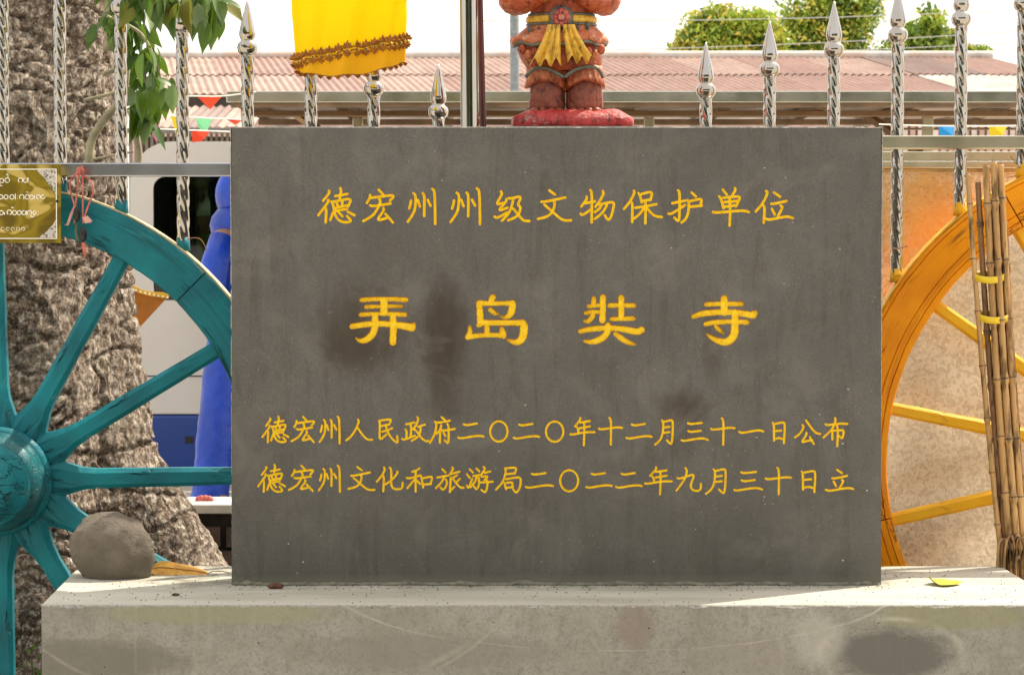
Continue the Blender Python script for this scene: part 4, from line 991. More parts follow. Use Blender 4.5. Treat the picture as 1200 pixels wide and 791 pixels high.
for c_, rr in (((90, 251), (4.2, 3, 9)), ((97, 275), (5, 3, 9))):
    g = MB(); g.ell(tuple(W(*c_, CYY-.006)), tuple(v*CYY/F for v in rr), 14, 10); g.build('charm', M_black, kn, True)
MB().tube(path([(90, 262), (89, 272), (91, 282)], CYY), .003, 6).build('cord_end', simple('olive_string', (.16, .15, .07), .8), kn, True)
# rusty wire ties
M_wire = simple('rusty_wire', (.25, .12, .06), .6, .5)
tag(MB().tube(path([(219, 281), (226, 279), (234, 280), (239, 286), (242, 294)], 6.42), .0011, 6).build('wire_tie', M_wire, None, True), 'thin rusty wire curling off the bar foot above the teal rim', 'wire')
tag(MB().tube(path([(1046, 291), (1052, 292), (1058, 290), (1064, 288)], 6.42), .0013, 6).build('wire_tie', M_wire, None, True), 'short rusty wire tied round the bar foot right of the tablet', 'wire')
tag(MB().tube(path([(1170, 206), (1180, 208), (1190, 206), (1196, 200), (1184, 183)], 6.45), .0009, 6).build('wire_tie', M_wire, None, True), 'thin rusty wire looping under the rail right of the bamboo bundle', 'wire')

# ================================================================== BAMBOO BUNDLE
BY = 6.22
bam = thing('bamboo_bundle', 'bundle of thin dry bamboo canes with yellow ties leaning on the orange wheel', 'bamboo bundle', (X(1205, BY), BY, 0))
def mk_bam(nm, a, b):
    n = NT(nm); f = n.noise(14, 5, .65, n.map(scale=(1, 1, .12))); s = n.noise(60, 4, .6, n.map(scale=(1, 1, .2)))
    c = n.ramp(f, [(.3, a), (.65, b)]); c = n.mix(n.ramp(s, [(.38, .85), (.50, 0)]), c, tuple(x*.35 for x in a))
    return n.done(c, .5, 0, n.bump(s, .4, .002))
M_bam = [mk_bam('dry_bamboo_tan', (.30, .15, .045), (.62, .38, .15)), mk_bam('dry_bamboo_brown', (.13, .06, .022), (.34, .18, .075)), mk_bam('dry_bamboo_dark', (.09, .05, .03), (.22, .13, .08))]
M_bamin = simple('bamboo_cut_end', (.10, .06, .03), .9)
canes = [(1134, 204, 1172, 640, 3.1, 0, -2), (1146, 214, 1180, 655, 3.6, 1, 2), (1156, 206, 1184, 660, 3.0, 2, 7), (1155.5, 194, 1186, 668, 4.2, 0, -5), (1166, 200, 1192, 672, 3.4, 1, 6), (1164.5, 190, 1195, 675, 4.0, 0, -7), (1172, 215, 1199, 680, 3.0, 2, 5), (1172.5, 193, 1203, 682, 4.0, 0, -1), (1178, 260, 1207, 684, 3.2, 1, 8), (1160, 240, 1190, 668, 3.0, 2, 11)]
kb = BY/F
for (xa, ya, xb, yb, r, m, dy) in canes:
    a = W(xa, ya, BY+dy*kb); b = W(xb, yb, BY+dy*kb*.9); mid = (a+b)/2+Vector((random.uniform(-2, 2)*kb, 0, 0))
    mid.x -= 4*kb
    dirn = (b-a); foot = b+dirn*((b.z-.004)/(-dirn.z)) if b.z > 0 else b
    P = []; RR = []; nn = 150; phase = random.random()
    for i in range(nn+1):
        t = i/nn
        q = (a*(1-t)**2+mid*2*t*(1-t)+b*t*t) if True else a
        P.append(q); f_ = (t*7+phase) % 1; bulge = 1+.34*math.exp(-((f_-.5)/.055)**2)-.10*math.exp(-((f_-.62)/.05)**2); RR.append(r*kb*bulge*(.94+.12*t))
    P.append(foot); RR.append(r*kb)
    g = MB(); g.tube(P, RR, 10); cane = g.build('cane', M_bam[m], bam, True)
    for q_ in range(8):
        t_ = (q_+.5-phase)/7
        if 0 < t_ < 1:
            pi2 = int(t_*nn); g = MB(); g.tube([P[pi2]-(P[pi2+1]-P[pi2])*.22, P[pi2]+(P[pi2+1]-P[pi2])*.22], RR[pi2]*1.06, 10); g.build('node_ring', M_bam[2], cane, True)
    d0 = (P[0]-P[1]).normalized(); MB().tube([P[0]+d0*.0006, P[0]+d0*.0012], r*.7*kb, 10).build('cut_end', M_bamin, cane)
M_tie = simple('yellow_plastic_tie', (.80, .56, .02), .35, 0, .12, 30)
for cx, cy, wd in ((1158.5, 324, 19), (1164, 371, 19)):
    g = MB(); rings = []
    for k in range(41):
        a = k*2*PI/40; q = W(cx+wd*math.cos(a), cy+3.2*math.sin(a)*-1-3*math.cos(a)*0-2.2*math.cos(a*2)*.5, BY); q.y += -.0+13*kb*math.sin(a)+2*kb
        rings.append([q+Vector((0, 0, 4*kb)), q+Vector((math.cos(a)*.001, math.sin(a)*.001, 4*kb)), q+Vector((math.cos(a)*.001, math.sin(a)*.001, -4*kb)), q+Vector((0, 0, -4*kb))])
    g.loft(rings, False); g.build('tie', M_tie, bam, True)
for k in range(9):
    x0_ = 1172+k*4; MB().tube(path([(x0_-2, 690), (x0_-3, 660), (x0_-1, 636), (x0_+5, 630+random.uniform(-4, 4)), (x0_+9, 642), (x0_+10, 668), (x0_+13, 705)], BY-.02-.004*(k % 3), 5), .0035, 6).build('root_loop', M_bam[1 if k % 2 else 0], bam, True)

# ================================================================== LOW BRICK WALL BEHIND
wl = thing('brick_wall', 'low dark mossy brick wall with pale coping behind the tree roots', 'wall', (0, 8.1, 0))
zc_ = Z(591, 8.0)
g = MB(); g.box(-2.6, 1.5, 8.03, 8.2, 0, zc_-.03); g.build('mortar_core', M_mortar, wl)
g = MB(); g.box(-.075, .075, -.02, .02, -.028, .028)
brick_me = []
for k in range(3):
    gg = MB(); rings = []
    gg.box(-.108+.003*k, .108-.002*k, -.022, .022, -.031, .031); m_ = gg.mesh('brick', M_brick); brick_me.append(m_)
cnt = 0
for r_ in range(int((zc_-.03)/.075)):
    z = .036+r_*.075; off = .11 if r_ % 2 else 0
    for c_ in range(14):
        x = -2.5+off+c_*.228
        if x > .75: continue
        o = bpy.data.objects.new('brick', brick_me[(cnt*7) % 3]); C.objects.link(o); o.parent = wl; o.matrix_parent_inverse = Matrix.Translation((0, -8.1, 0))
        o.location = (x, 8.025-random.uniform(0, .012), z); o.rotation_euler = (random.uniform(-.03, .03), random.uniform(-.02, .02), random.uniform(-.03, .03)); cnt += 1
g = MB(); 
for k in range(4):
    gg = MB(); gg.box(-2.6+k*1.03, -2.6+(k+1)*1.03-.006, 7.985, 8.24, zc_-.028, zc_+.001); gg.build('coping_stone', M_coping, wl, False, .004)

# ================================================================== VAN
VY = 14.5
M_vw = simple('van_white_paint', (.62, .59, .55), .3, 0, .04, 3, 0)
M_vb = simple('van_blue_paint', (.008, .05, .26), .3, 0, .1, 3, 0)
M_vint = simple('van_interior', (.035, .035, .035), .8)
van = thing('van', 'white minivan with blue lower band parked behind the tree', 'van', (X(160, VY)+2.2, VY+.85, 0))
vx0 = X(153, VY); vx1 = vx0+4.4; zr = Z(166, VY); zbelt = Z(485, VY); zbot = Z(562, VY)+.03
def outline(x0, x1, z0, z1, rt, n=8):
    P = [(x0, z0), (x1, z0)]
    for i in range(n+1): a = i*PI/2/n; P.append((x1-rt+rt*math.cos(a), z1-rt+rt*math.sin(a)))
    for i in range(n+1): a = PI/2+i*PI/2/n; P.append((x0+rt+rt*math.cos(a), z1-rt+rt*math.sin(a)))
    return P
wx0, wx1, wz0, wz1 = X(180, VY), X(345, VY), Z(352, VY), Z(207, VY)
# skin ring between outer outline and the window opening, for near and far side
def side(y, name, th=.04):
    """side wall with one window opening; built as strips"""
    g = MB()
    out = outline(vx0, vx1, zbelt, zr, .24, 10)
    def rr(x0, x1, z0, z1, r, n=6):
        P = []
        for cx, cz, a0 in ((x1-r, z0+r, -PI/2), (x1-r, z1-r, 0), (x0+r, z1-r, PI/2), (x0+r, z0+r, PI)):
            for i in range(n+1): a = a0+i*PI/2/n; P.append((cx+r*math.cos(a), cz+r*math.sin(a)))
        return P
    ins = rr(wx0, wx1, wz0, wz1, .07)
    bm = bmesh.new()
    vo = [bm.verts.new((x, y, z)) for x, z in out]; vi = [bm.verts.new((x, y, z)) for x, z in ins]
    eo = [bm.edges.new((vo[i], vo[(i+1) % len(vo)])) for i in range(len(vo))]; ei = [bm.edges.new((vi[i], vi[(i+1) % len(vi)])) for i in range(len(vi))]
    holes = []
    for (a_, b_) in ((wx1+.12, wx1+1.25), (wx1+1.37, vx1-.25)):
        q = [bm.verts.new((x, y, z)) for x, z in rr(a_, b_, wz0, wz1, .07)]; ei += [bm.edges.new((q[i], q[(i+1) % len(q)])) for i in range(len(q))]
    bmesh.ops.triangle_fill(bm, use_beauty=True, edges=eo+ei)
    ret = bmesh.ops.extrude_face_region(bm, geom=bm.faces[:])
    for v in [v for v in ret['geom'] if isinstance(v, bmesh.types.BMVert)]: v.co.y += th
    bmesh.ops.recalc_face_normals(bm, faces=bm.faces)
    me = bpy.data.meshes.new(name); bm.to_mesh(me); bm.free(); me.materials.append(M_vw); return link(name, me, van)
side(VY, 'side_panel'); side(VY+1.6, 'side_panel')
g = MB(); o_ = outline(vx0, vx1, zbelt, zr, .24, 10)
g.loft([[(x, VY+.001, z) for x, z in o_[1:]+o_[:1]], [(x, VY+1.64, z) for x, z in o_[1:]+o_[:1]]], False, False); 
g.build('roof', M_vw, van, True).modifiers.new('s', 'SOLIDIFY').thickness = .03
g = MB(); g.box(vx0-.005, vx1+.005, VY-.006, VY+1.645, zbot, zbelt-.002); g.build('lower_band', M_vb, van, False, .02)
g = MB(); g.box(X(241, VY), X(256, VY), VY-.016, VY-.007, Z(524, VY), Z(518, VY)); g.build('trim_strip', M_vb, van, False, .003)
g = MB(); g.box(vx0+.04, vx1-.04, VY-.003, VY+.001, Z(441.5, VY), Z(440, VY)); g.build('body_seam', M_vint, van)
g = MB(); g.box(vx0+.03, vx1-.03, VY-.012, VY+.001, zbelt+.0, zbelt+.02); g.build('rub_strip', M_vw, van, False, .004)
g = MB(); g.box(X(216, VY), X(226, VY), VY-.013, VY-.007, Z(519, VY), Z(511, VY)); g.build('door_pull', M_black, van, False, .003)
g = MB(); g.box(vx0+.1, vx1-.1, VY+.05, VY+1.58, zbelt-.1, zbelt); g.build('van_floor', M_vint, van)
for xx in (wx0+.62, wx0+1.7):
    g = MB(); g.box(xx, xx+.5, VY+.2, VY+1.4, zbelt, zbelt+.45); g.box(xx+.42, xx+.55, VY+.2, VY+1.4, zbelt+.45, zbelt+.92); g.build('seat', M_vint, van, False, .04)
gl_ = NT('tinted_glass'); gl_.p.inputs['Transmission Weight'].default_value = 0
tr = gl_.n('ShaderNodeBsdfTransparent'); tr.inputs[0].default_value = (.42, .46, .42, 1); gs = gl_.n('ShaderNodeBsdfGlossy'); gs.inputs['Roughness'].default_value = .02
fr = gl_.n('ShaderNodeFresnel'); mx = gl_.n('ShaderNodeMixShader'); gl_.t.links.new(fr.outputs[0], mx.inputs[0]); gl_.t.links.new(tr.outputs[0], mx.inputs[1]); gl_.t.links.new(gs.outputs[0], mx.inputs[2]); gl_.t.links.new(mx.outputs[0], gl_.t.nodes['Material Output'].inputs[0])
M_glass = gl_.m
M_pale = simple('pale_green_trim', (.30, .34, .22), .6)
for yy in (VY+.02, VY+1.62):
    for (a_, b_) in ((wx0, wx1), (wx1+.12, wx1+1.25), (wx1+1.37, vx1-.25)):
        g = MB(); g.box(a_-.01, b_+.01, yy-.002, yy+.002, wz0-.01, wz1+.01); g.build('window', M_glass, van)
# black rubber window surround and a pale inner frame
g = MB(); bw = .075
for a_, b_, c_, d_ in ((wx0-.0, wx0+bw*1.3, wz0, wz1), (wx0+bw*1.3, wx1, wz1-.03, wz1), (wx0+bw*1.3, wx1, wz0, wz0+.05)): g.box(a_, b_, VY+.045, VY+.07, c_, d_)
g.build('window_surround', M_black, van)
g = MB(); g.tube([(X(201, 15.9), 15.9, Z(300, 15.9)), (X(203, 15.9), 15.9, Z(225, 15.9)), (X(206, 15.9), 15.9, Z(219, 15.9)), (X(330, 15.9), 15.9, Z(218, 15.9))], .022, 8); g.tube([(X(226, 15.9), 15.9, Z(300, 15.9)), (X(227, 15.9), 15.9, Z(222, 15.9))], .02, 8); g.build('inner_frame', M_pale, van, True)
M_curt = cloth('blue_curtain_cloth', (.01, .12, .45), .3)
g = MB(); rings = []
for i in range(14):
    t = i/13; z = Z(205+118*t, VY+.14); rings.append([(X(241+3*math.sin(t*5)+ (40)*j/40+8*t, VY+.14), VY+.13+.022*math.sin(j*1.1+t*2), z) for j in range(41)])
g.loft(rings, False, False); g.build('curtain', M_curt, van, True)
for wxx in (vx0+1.0, vx0+3.3):
    for yy in (VY+.02, VY+1.45):
        g = MB(); g.lathe([(.12, 0), (.27, -.01), (.30, .02), (.30, .15), (.27, .18), (.1, .18)], (wxx, yy-.01, .30), 28, 'Y'); wh = g.build('wheel', M_black, van, True)
        g = MB(); g.lathe([(.02, -.03), (.12, -.025), (.17, -.012), (.18, .01)], (wxx, yy-.01, .30), 20, 'Y'); g.build('rim', M_steel, wh, True)

# ================================================================== PEOPLE
def body(name, verts, edges, radii, mat, parent, root=0, lv=2):
    me = bpy.data.meshes.new(name); me.from_pydata(verts, edges, []); me.materials.append(mat)
    o = link(name, me, parent)
    sk = o.modifiers.new('skin', 'SKIN'); sk.use_smooth_shade = True
    for i, r in enumerate(radii):
        s_ = me.skin_vertices[0].data[i]; s_.radius = (r, r) if not isinstance(r, tuple) else r; s_.use_root = (i == root)
    sb = o.modifiers.new('sub', 'SUBSURF'); sb.levels = lv; sb.render_levels = lv
    return o
M_skin = simple('brown_skin', (.30, .16, .09), .5, 0, .1, 20, 0)
M_bluec = simple('blue_workwear', (.0, .045, .42), .4, 0, .4, 4, .8, .04)
M_hair = simple('black_hair', (.012, .01, .009), .5)
def person(x, y, H, coat, trousers, hat, label, skirtlen=.42, wide=1.0, step=0.0):
    p = thing('person', label, 'person', (x, y, 0)); s = H/1.7
    def v(a, b, c): return (x+a*s*wide, y+b*s, c*s)
    V = [v(0, 0, .93), v(0, 0, 1.12), v(0, 0, 1.34), v(0, .01, 1.45), v(0, -.01, 1.56), v(-.17, 0, 1.38), v(-.24, -.01, 1.12), v(-.22, -.10, .90), v(.17, 0, 1.38), v(.24, -.01, 1.12), v(.22, -.10, .90),
         v(-.13, 0, .82), v(-.155-step*.5, -.02, .47), v(-.17-step, .02, .08), v(-.18-step, -.14, .035), v(.12, 0, .82), v(.14+step*.5, -.02, .47), v(.15+step, .02, .08), v(.16+step, -.14, .035)]
    E = [(0, 1), (1, 2), (2, 3), (3, 4), (2, 5), (5, 6), (6, 7), (2, 8), (8, 9), (9, 10), (0, 11), (11, 12), (12, 13), (13, 14), (0, 15), (15, 16), (16, 17), (17, 18)]
    rad = [.11, .11, .10, .055, .06, .07, .048, .032, .07, .048, .032, .095, .065, .045, .035, .095, .065, .045, .035]
    body('body', V, E, [r*s for r in rad], M_skin, p)
    # trousers as two tapering legs
    g = MB()
    for sx in (-1, 1):
        rings = []
        for z, r_, xo in ((.90, .125, .075), (.78, .118, .12), (.62, .108, .135), (.47, .102, .15), (.3, .098, .158), (.12, .098, .163), (.055, .10, .165)):
            rings.append((z, r_, xo))
        R2 = []
        for (za, ra, xa_), (zb, rb, xb_) in zip(rings[:-1], rings[1:]):
            for t in range(6): u = t/6; R2.append((za+(zb-za)*u, ra+(rb-ra)*u, xa_+(xb_-xa_)*u))
        R2.append(rings[-1]); rings = []
        for z, r_, xo in R2:
            rings.append([v(sx*(xo+step*(.93-z)/.9)+r_*math.cos(j*2*PI/36)*(1+.07*noise.noise(Vector((math.cos(j*PI/18)*1.5+sx, z*13, math.sin(j*PI/18)*1.5)))), r_*math.sin(j*2*PI/36)*(1+.09*noise.noise(Vector((math.cos(j*PI/18)*1.8, z*15+math.cos(j*PI/18), math.sin(j*PI/18)*1.8+sx*3)))), z) for j in range(36)])
        g.loft(rings)
    g.build('trousers', trousers, p, True)
    g = MB(); rings = []
    for z, rx, ry in ((.93-skirtlen+.30, .235, .17), (.93-skirtlen+.31, .24, .175), (.85, .215, .16), (1.05, .19, .14), (1.25, .20, .145), (1.38, .20, .13), (1.45, .13, .11), (1.49, .08, .085)):
        rings.append([v(rx*math.cos(j*2*PI/28)*(1+.03*math.sin(j*1.9+z*7)), ry*math.sin(j*2*PI/28), z) for j in range(28)])
    g.loft(rings); g.build('jacket', coat, p, True)
    for sx in (-1, 1):
        g = MB(); g.tube([v(sx*.16, 0, 1.39), v(sx*.23, 0, 1.26), v(sx*.262, -.01, 1.10), v(sx*.255, -.06, .98), v(sx*.25, -.11, .84)], [.07*s, .075*s, .06*s, .058*s, .058*s], 14); g.build('sleeve', coat, p, True)
        g = MB(); hx = sx*.25
        g.ell(v(hx, -.11, .86), (.026*s, .042*s, .045*s), 12, 8)
        for f_ in range(4): g.tube([v(hx, -.14+f_*.022, .83), v(hx-sx*.008, -.143+f_*.022, .79), v(hx-sx*.02, -.138+f_*.022, .765)], [.010*s, .009*s, .007*s], 8)
        g.tube([v(hx-sx*.015, -.14, .86), v(hx-sx*.03, -.16, .82)], [.011*s, .008*s], 8); g.build('hand', M_skin, p, True)
        g = MB(); rings = []
        for yo, w_, h_ in ((.08, .03, .03), (.05, .045, .05), (0, .05, .07), (-.08, .05, .05), (-.14, .048, .035), (-.18, .03, .02)):
            rings.append([v(sx*(.165+step)+w_*math.cos(j*2*PI/12), yo, max(.0, h_*.5+h_*.5*math.sin(j*2*PI/12))) for j in range(12)])
        g.loft(rings); g.build('shoe', M_black, p, True)
    # head with face
    g = MB(); g.ell(v(0, -.01, 1.61), (.075*s, .095*s, .115*s), 24, 16); g.ell(v(0, -.105, 1.60), (.014*s, .018*s, .026*s), 10, 8); g.ell(v(.076, 0, 1.61), (.012*s, .022*s, .032*s), 8, 8); g.ell(v(-.076, 0, 1.61), (.012*s, .022*s, .032*s), 8, 8)
    hd = g.build('head', M_skin, p, True)
    for sx in (-1, 1): g = MB(); g.ell(v(sx*.03, -.094, 1.625), (.014*s, .006*s, .007*s), 8, 6); g.build('eye', M_hair, hd, True)
    g = MB(); g.ell(v(0, -.096, 1.555), (.026*s, .008*s, .007*s), 8, 6); g.build('mouth', simple('lip', (.35, .1, .08), .5), hd, True)
    g = MB(); g.ell(v(0, .012, 1.645), (.084*s, .095*s, .10*s), 20, 12); g.build('hair', M_hair, hd, True)
    if hat: 
        g = MB(); rr_, hz = hat[1], hat[2]; g.lathe([(rr_*s, 0), (rr_*.99*s, .012), (rr_*.45*s, hz*.6), (.01, hz)], v(0, 0, 1.665), 28); h2 = g.build('hat', hat[0], p, True)
    return p
M_yhat = simple('yellow_straw', (.80, .60, .03), .6)
M_ghat = simple('pale_green_hat', (.52, .66, .50), .6)
M_gshirt = simple('green_shirt', (.16, .24, .04), .7)
blue = person(X(283, 13.0), 13.0, 1.66, M_bluec, M_bluec, None, 'person in bright blue hooded rain jacket and trousers standing half hidden behind the tablet', .46, .96, .13)
blue.rotation_euler.z = R(60)
g = MB(); g.ell((X(283, 13), 13.02, 1.575), (.110, .118, .142), 24, 16); g.ell((X(283, 13), 13.02, 1.42), (.15, .14, .12), 20, 8); g.v = [q for q in g.v]
hood = g.build('hood', M_bluec, blue, True)
g = MB(); g.lathe([(.10, 0), (.105, .012), (.06, .02)], (X(283, 13), 12.93, 1.66), 24); g.build('visor', M_yhat, blue, True)
far_p = person(X(243, 22), 22, 1.60, M_gshirt, M_dark, (M_ghat, .11, .16), 'distant person in pale green conical hat seen through the van window')
# basket beside the blue person
bk_ = thing('basket', 'small woven yellow basket peeking out left of the tablet before the van window', 'basket', tuple(W(268, 324, 12.9)))
g = MB(); kq = 12.9/F
for k in range(5): g.lathe([((15.5-k*.5)*kq, 0), ((16.3-k*.5)*kq, 1.8*kq), ((15.5-k*.5)*kq, 3.6*kq)], tuple(W(268, 324-(4-k)*0-k*0-(5*(4-k)), 12.9)), 32, 'Z', False)
g.build('weave', simple('yellow_bamboo_weave', (.72, .40, .10), .5), bk_, True)
g = MB(); g.lathe([(12*kq, -2*kq), (14*kq, -1*kq), (14.2*kq, 22*kq), (14.0*kq, 22.2*kq), (12.5*kq, 0)], tuple(W(268, 324, 12.9)), 32); g.build('liner', simple('grey_liner', (.20, .19, .16), .7), bk_, True)
MB().tube([W(255, 303, 12.9), W(262, 275, 12.92), W(275, 262, 12.95), W(288, 272, 12.97)], .006, 6).build('strap', M_yhat, bk_, True)
# red flower-like sandal scrap on the coping
rf = MB()
for k in range(9):
    a = k*.7; c_ = W(239.5+7*math.cos(a), 585.5+2.0*math.sin(a), 8.1); rf.ell(tuple(c_), (4.2*8.1/F, .008, 3.8*8.1/F), 8, 6)
tag(rf.build('cloth_scrap', simple('red_pink_cloth', (.55, .14, .12), .8, 0, .4, 60), None, True), 'crumpled red scrap of cloth lying on the pale coping of the brick wall', 'cloth')

# brown pennant behind the trunk
QY = 8.6
pn = thing('pennant', 'brown triangular pennant with scalloped yellow edge sticking out behind the tree trunk', 'pennant', tuple(W(150, 334, QY)))
M_lea = simple('brown_orange_felt', (.42, .15, .02), .8, 0, .15, 30)
g = MB(); q = [(120, 318), (152, 334), (163, 341), (176, 345), (198, 347.5), (192, 353), (151, 397), (120, 420)]
g.prism([(X(a, QY), Z(b, QY)) for a, b in q], QY, QY+.006); g.build('flag_cloth', M_lea, pn)
M_peny = simple('amber_trim', (.85, .50, .05), .6)
g = MB(); q = [(128, 322), (152, 331), (165, 339), (178, 342), (190, 342.5), (199, 345.5), (197, 350), (176, 347), (162, 343), (151, 336), (128, 326)]
g.prism([(X(a, QY), Z(b, QY)) for a, b in q], QY-.006, QY-.001); g.build('trim', M_peny, pn)
for k in range(9):
    t = k/8; c_ = W(154+42*t, 337.5+11*t**.6, QY-.008); g = MB(); g.ell(tuple(c_), (1.2*QY/F, .003, 1.2*QY/F), 8, 5); g.build('stud', M_white, pn, True)
MB().tube([W(151, 388, QY-.008), W(160, 384, QY-.008), W(163, 382, QY-.008)], .002, 6).build('stitch', M_peny, pn, True)
MB().tube([W(122, 322, QY+.003), W(100, 315, QY-.4)], .004, 6).build('cord', M_vine, pn)

# ================================================================== SHELTER
HY = 12.0
sh = thing('shelter', 'low shelter with long stainless fascia behind the fence', 'shelter', (X(700, HY), 13, 0))
M_fascia = mk_steel('fascia_steel', .2, (.58, .57, .48), .2)
zf0, zf1 = Z(120.5, HY), Z(107, HY)
xa, xb = X(266, HY), X(1330, HY)
g = MB(); g.box(xa, xb, HY, HY+.05, zf0, zf1); g.build('fascia', M_fascia, sh, False, .004)
M_under = mk_steel('dark_underside_metal', .3, (.30, .20, .12), .5)
g = MB(); g.box(xa+.01, xb-.01, HY+.05, HY+2.5, zf1-.02, zf1-.008); g.build('roof_sheet', M_under, sh)
for k in range(10):
    x = xa+.03+(xb-xa-.1)*k/9; g = MB(); g.box(x, x+.05, HY+.052, HY+2.5, zf0-.012, zf1-.022); g.build('rafter', M_under, sh)
for yy, d_ in ((HY+.45, .03), (HY+1.3, .03), (HY+2.3, .012)):
    g = MB(); g.box(xa+.02, xb-.02, yy, yy+.05, zf0-d_-.013, zf0-.014); g.build('purlin', M_under if yy < 13 else M_brown, sh, False, .003)
g = MB(); g.box(xa+.02, xb-.02, HY+.02, HY+.048, zf0-.022, zf0-.002); g.build('lower_tube', M_brown, sh)
for px in (1086, 420, 760):
    x = X(px, HY+.5); g = MB(); g.box(x-.025, x+.025, HY+.48, HY+.53, 0, zf0-.045); g.build('post', M_steel_warm, sh, False, .003)
    g = MB(); g.tube([(x-.3, HY+.5, zf0-.03), (x-.02, HY+.5, zf0-.03-.20)], .022, 4); g.build('brace', M_under, sh)

# ================================================================== FAR BUILDING WITH TIN ROOFS
RY0, RY1 = 26.0, 30.0       # eave and ridge distance
bd = thing('long_house', 'long low building with rusty pink corrugated tin roof behind the shelter', 'building', (0, 30, 0))
zr_, ze_ = Z(69, RY1), Z(110, RY0)
def sheet(x0, x1, t0, t1, mat, dz=0, Ya=RY0, Yb=RY1, za=None, zb=None, skew=.0, pitch=.080, amp=.011):
    za = ze_ if za is None else za; zb = zr_ if zb is None else zb
    g = MB(); n = max(6, int((x1-x0)/pitch*6)); rows = []
    for t in (t0, t1):
        row = []
        for j in range(n+1):
            x = x0+(x1-x0)*j/n
            row.append((x+skew*(1-t), Ya+(Yb-Ya)*t, za+(zb-za)*t+amp*math.sin(x/pitch*2*PI)+dz))
        rows.append(row)
    g.loft(rows, False, False); return g
XL, XR = X(178, RY1), X(1156, RY1)
nw = 13; ww = (XR-XL)/nw
for i in range(nw):
    for r_ in range(2):
        x0_ = XL+i*ww-.03; x1_ = XL+(i+1)*ww+.03
        m = M_tin[random.choice([0, 0, 0, 1, 1])]
        if i == nw-1: m = M_tin[0 if r_ else 3]
        if i == nw-2: m = M_tin[2 if r_ else 3]
        if i == nw-3: m = M_tin[1 if r_ else 0]
        sheet(x0_, x1_, (0, .47)[r_], (.53, 1)[r_], m, .012*r_+.005*(i % 2), skew=.62).build('roof_sheet', m, bd, False)
g = MB(); g.tube([(XL-.05, RY1, zr_+.03), (XR+.05, RY1, zr_+.03)], .06, 8); g.build('ridge_cap', M_tin[3], bd, True)
g = MB(); g.box(XL+.3, XR+.6, RY0+.3, RY0+.42, 0, ze_-.05); g.build('wall', M_pinkwall, bd)
g = MB(); g.add([(XL-.1, RY1, zr_-.02), (XR, RY1, zr_-.02), (XR+.6, RY1+4, ze_), (XL, RY1+4, ze_)], [(0, 1, 2, 3)]); g.build('rear_slope', M_tin[0], bd)
for k in range(24):
    px = 1030+k*9; 
    g = MB(); g.box(X(px, 26.2), X(px+6, 26.2), 26.22, 26.26, Z(200, 26.2), Z(128 + (k % 3), 26.2)); g.build('wall_board', simple('wall_board_wash', random.choice([(.62, .46, .42), (.5, .33, .28), (.66, .56, .52)]), .8), bd)
# annex at left with a lower roof
an = thing('annex', 'small annex with lower pink tin roof and slatted front left of the tablet', 'building', (X(220, 23), 23, 0))
AY0, AY1 = 22.0, 24.5
for i in range(3):
    x0_ = X(150, AY0)+i*.32; sheet(x0_, x0_+.33, 0, 1, None, .004*(i % 2), AY0, AY1, Z(149, AY0), Z(125, AY1), .1).build('roof_sheet', M_tin[2 if i % 2 else 1], an)
g = MB(); g.box(X(150, AY0), X(300, AY0), AY1+.02, AY1+.1, Z(140, AY1), Z(113.5, AY1)); g.build('dark_beam', M_dark, an)
g = MB(); g.box(X(150, AY0), X(290, AY0), AY0+.0, AY0+.06, Z(156, AY0), Z(150, AY0)); g.build('gutter', simple('grey_gutter', (.16, .15, .14), .6), an)
for k in range(22):
    px = 152+k*6.3; g = MB(); g.box(X(px, AY0+.2), X(px+3.4, AY0+.2), AY0+.2, AY0+.23, 0, Z(156.5, AY0+.2)); g.build('slat', M_wallslat, an)
g = MB(); g.box(X(150, AY0), X(292, AY0), AY0+.6, AY0+.7, 0, Z(157, AY0)); g.build('dark_wall', M_dark, an)
# thin grey pole behind the statue
g = MB(); g.tube([W(602.5, -40, 20), (X(605, 20), 20, 0)], .035, 12); tag(g.build('utility_pole', simple('grey_pole', (.22, .25, .27), .5), None, True), 'thin grey utility pole rising behind the left elbow of the statue', 'pole')
# power lines
for k, (ya, yb) in enumerate(((15, -3), (42, 10), (48, 24))):
    g = MB(); g.tube([W(560+(1300-560)*i/24, ya+(yb-ya)*i/24+6*math.sin(PI*i/24)+(20 if k else 10), 38) for i in range(25)], .007, 5)
    tag(g.build('power_line', simple('pale_cable', (.42, .42, .40), .5), None, True), ['uppermost power line crossing the sky before the far trees', 'middle power line crossing the sky before the far trees', 'lowest power line crossing the sky before the far trees'][k], 'cable', 'power lines over the roof')

# ================================================================== BUNTING
def bunting(label, flags, line, Y):
    b = thing('bunting', label, 'bunting', tuple(W(line[0][0], line[0][1], Y)))
    MB().tube(path(line, Y), .003, 5).build('string', M_white, b)
    for pts, col in flags:
        P = [W(a, c_, Y) for a, c_ in pts]; n = len(P)
        g = MB(); P2 = [p+Vector((0, .02*math.sin(i*2.1), 0)) for i, p in enumerate(P)]
        g.add([tuple(p) for p in P2]+[tuple(p+Vector((0, .002, 0))) for p in P2], [tuple(range(n)), tuple(range(2*n-1, n-1, -1))]+[(i, i+n, (i+1) % n+n, (i+1) % n) for i in range(n)])
        g.build('flag', cloth('bunting_'+col[0], col[1], .5), b)
PK, YL, OG, GN, BL = ('pink', (.80, .32, .50)), ('yellow', (.85, .72, .05)), ('orange', (.85, .13, .05)), ('mint', (.35, .80, .50)), ('blue', (.05, .45, .80))
bunting('string of orange triangle bunting high before the annex roof', [([(231, 113.5), (259, 113.5), (247, 129)], OG)], [(190, 112), (230, 113), (260, 113), (300, 108)], 11.0)
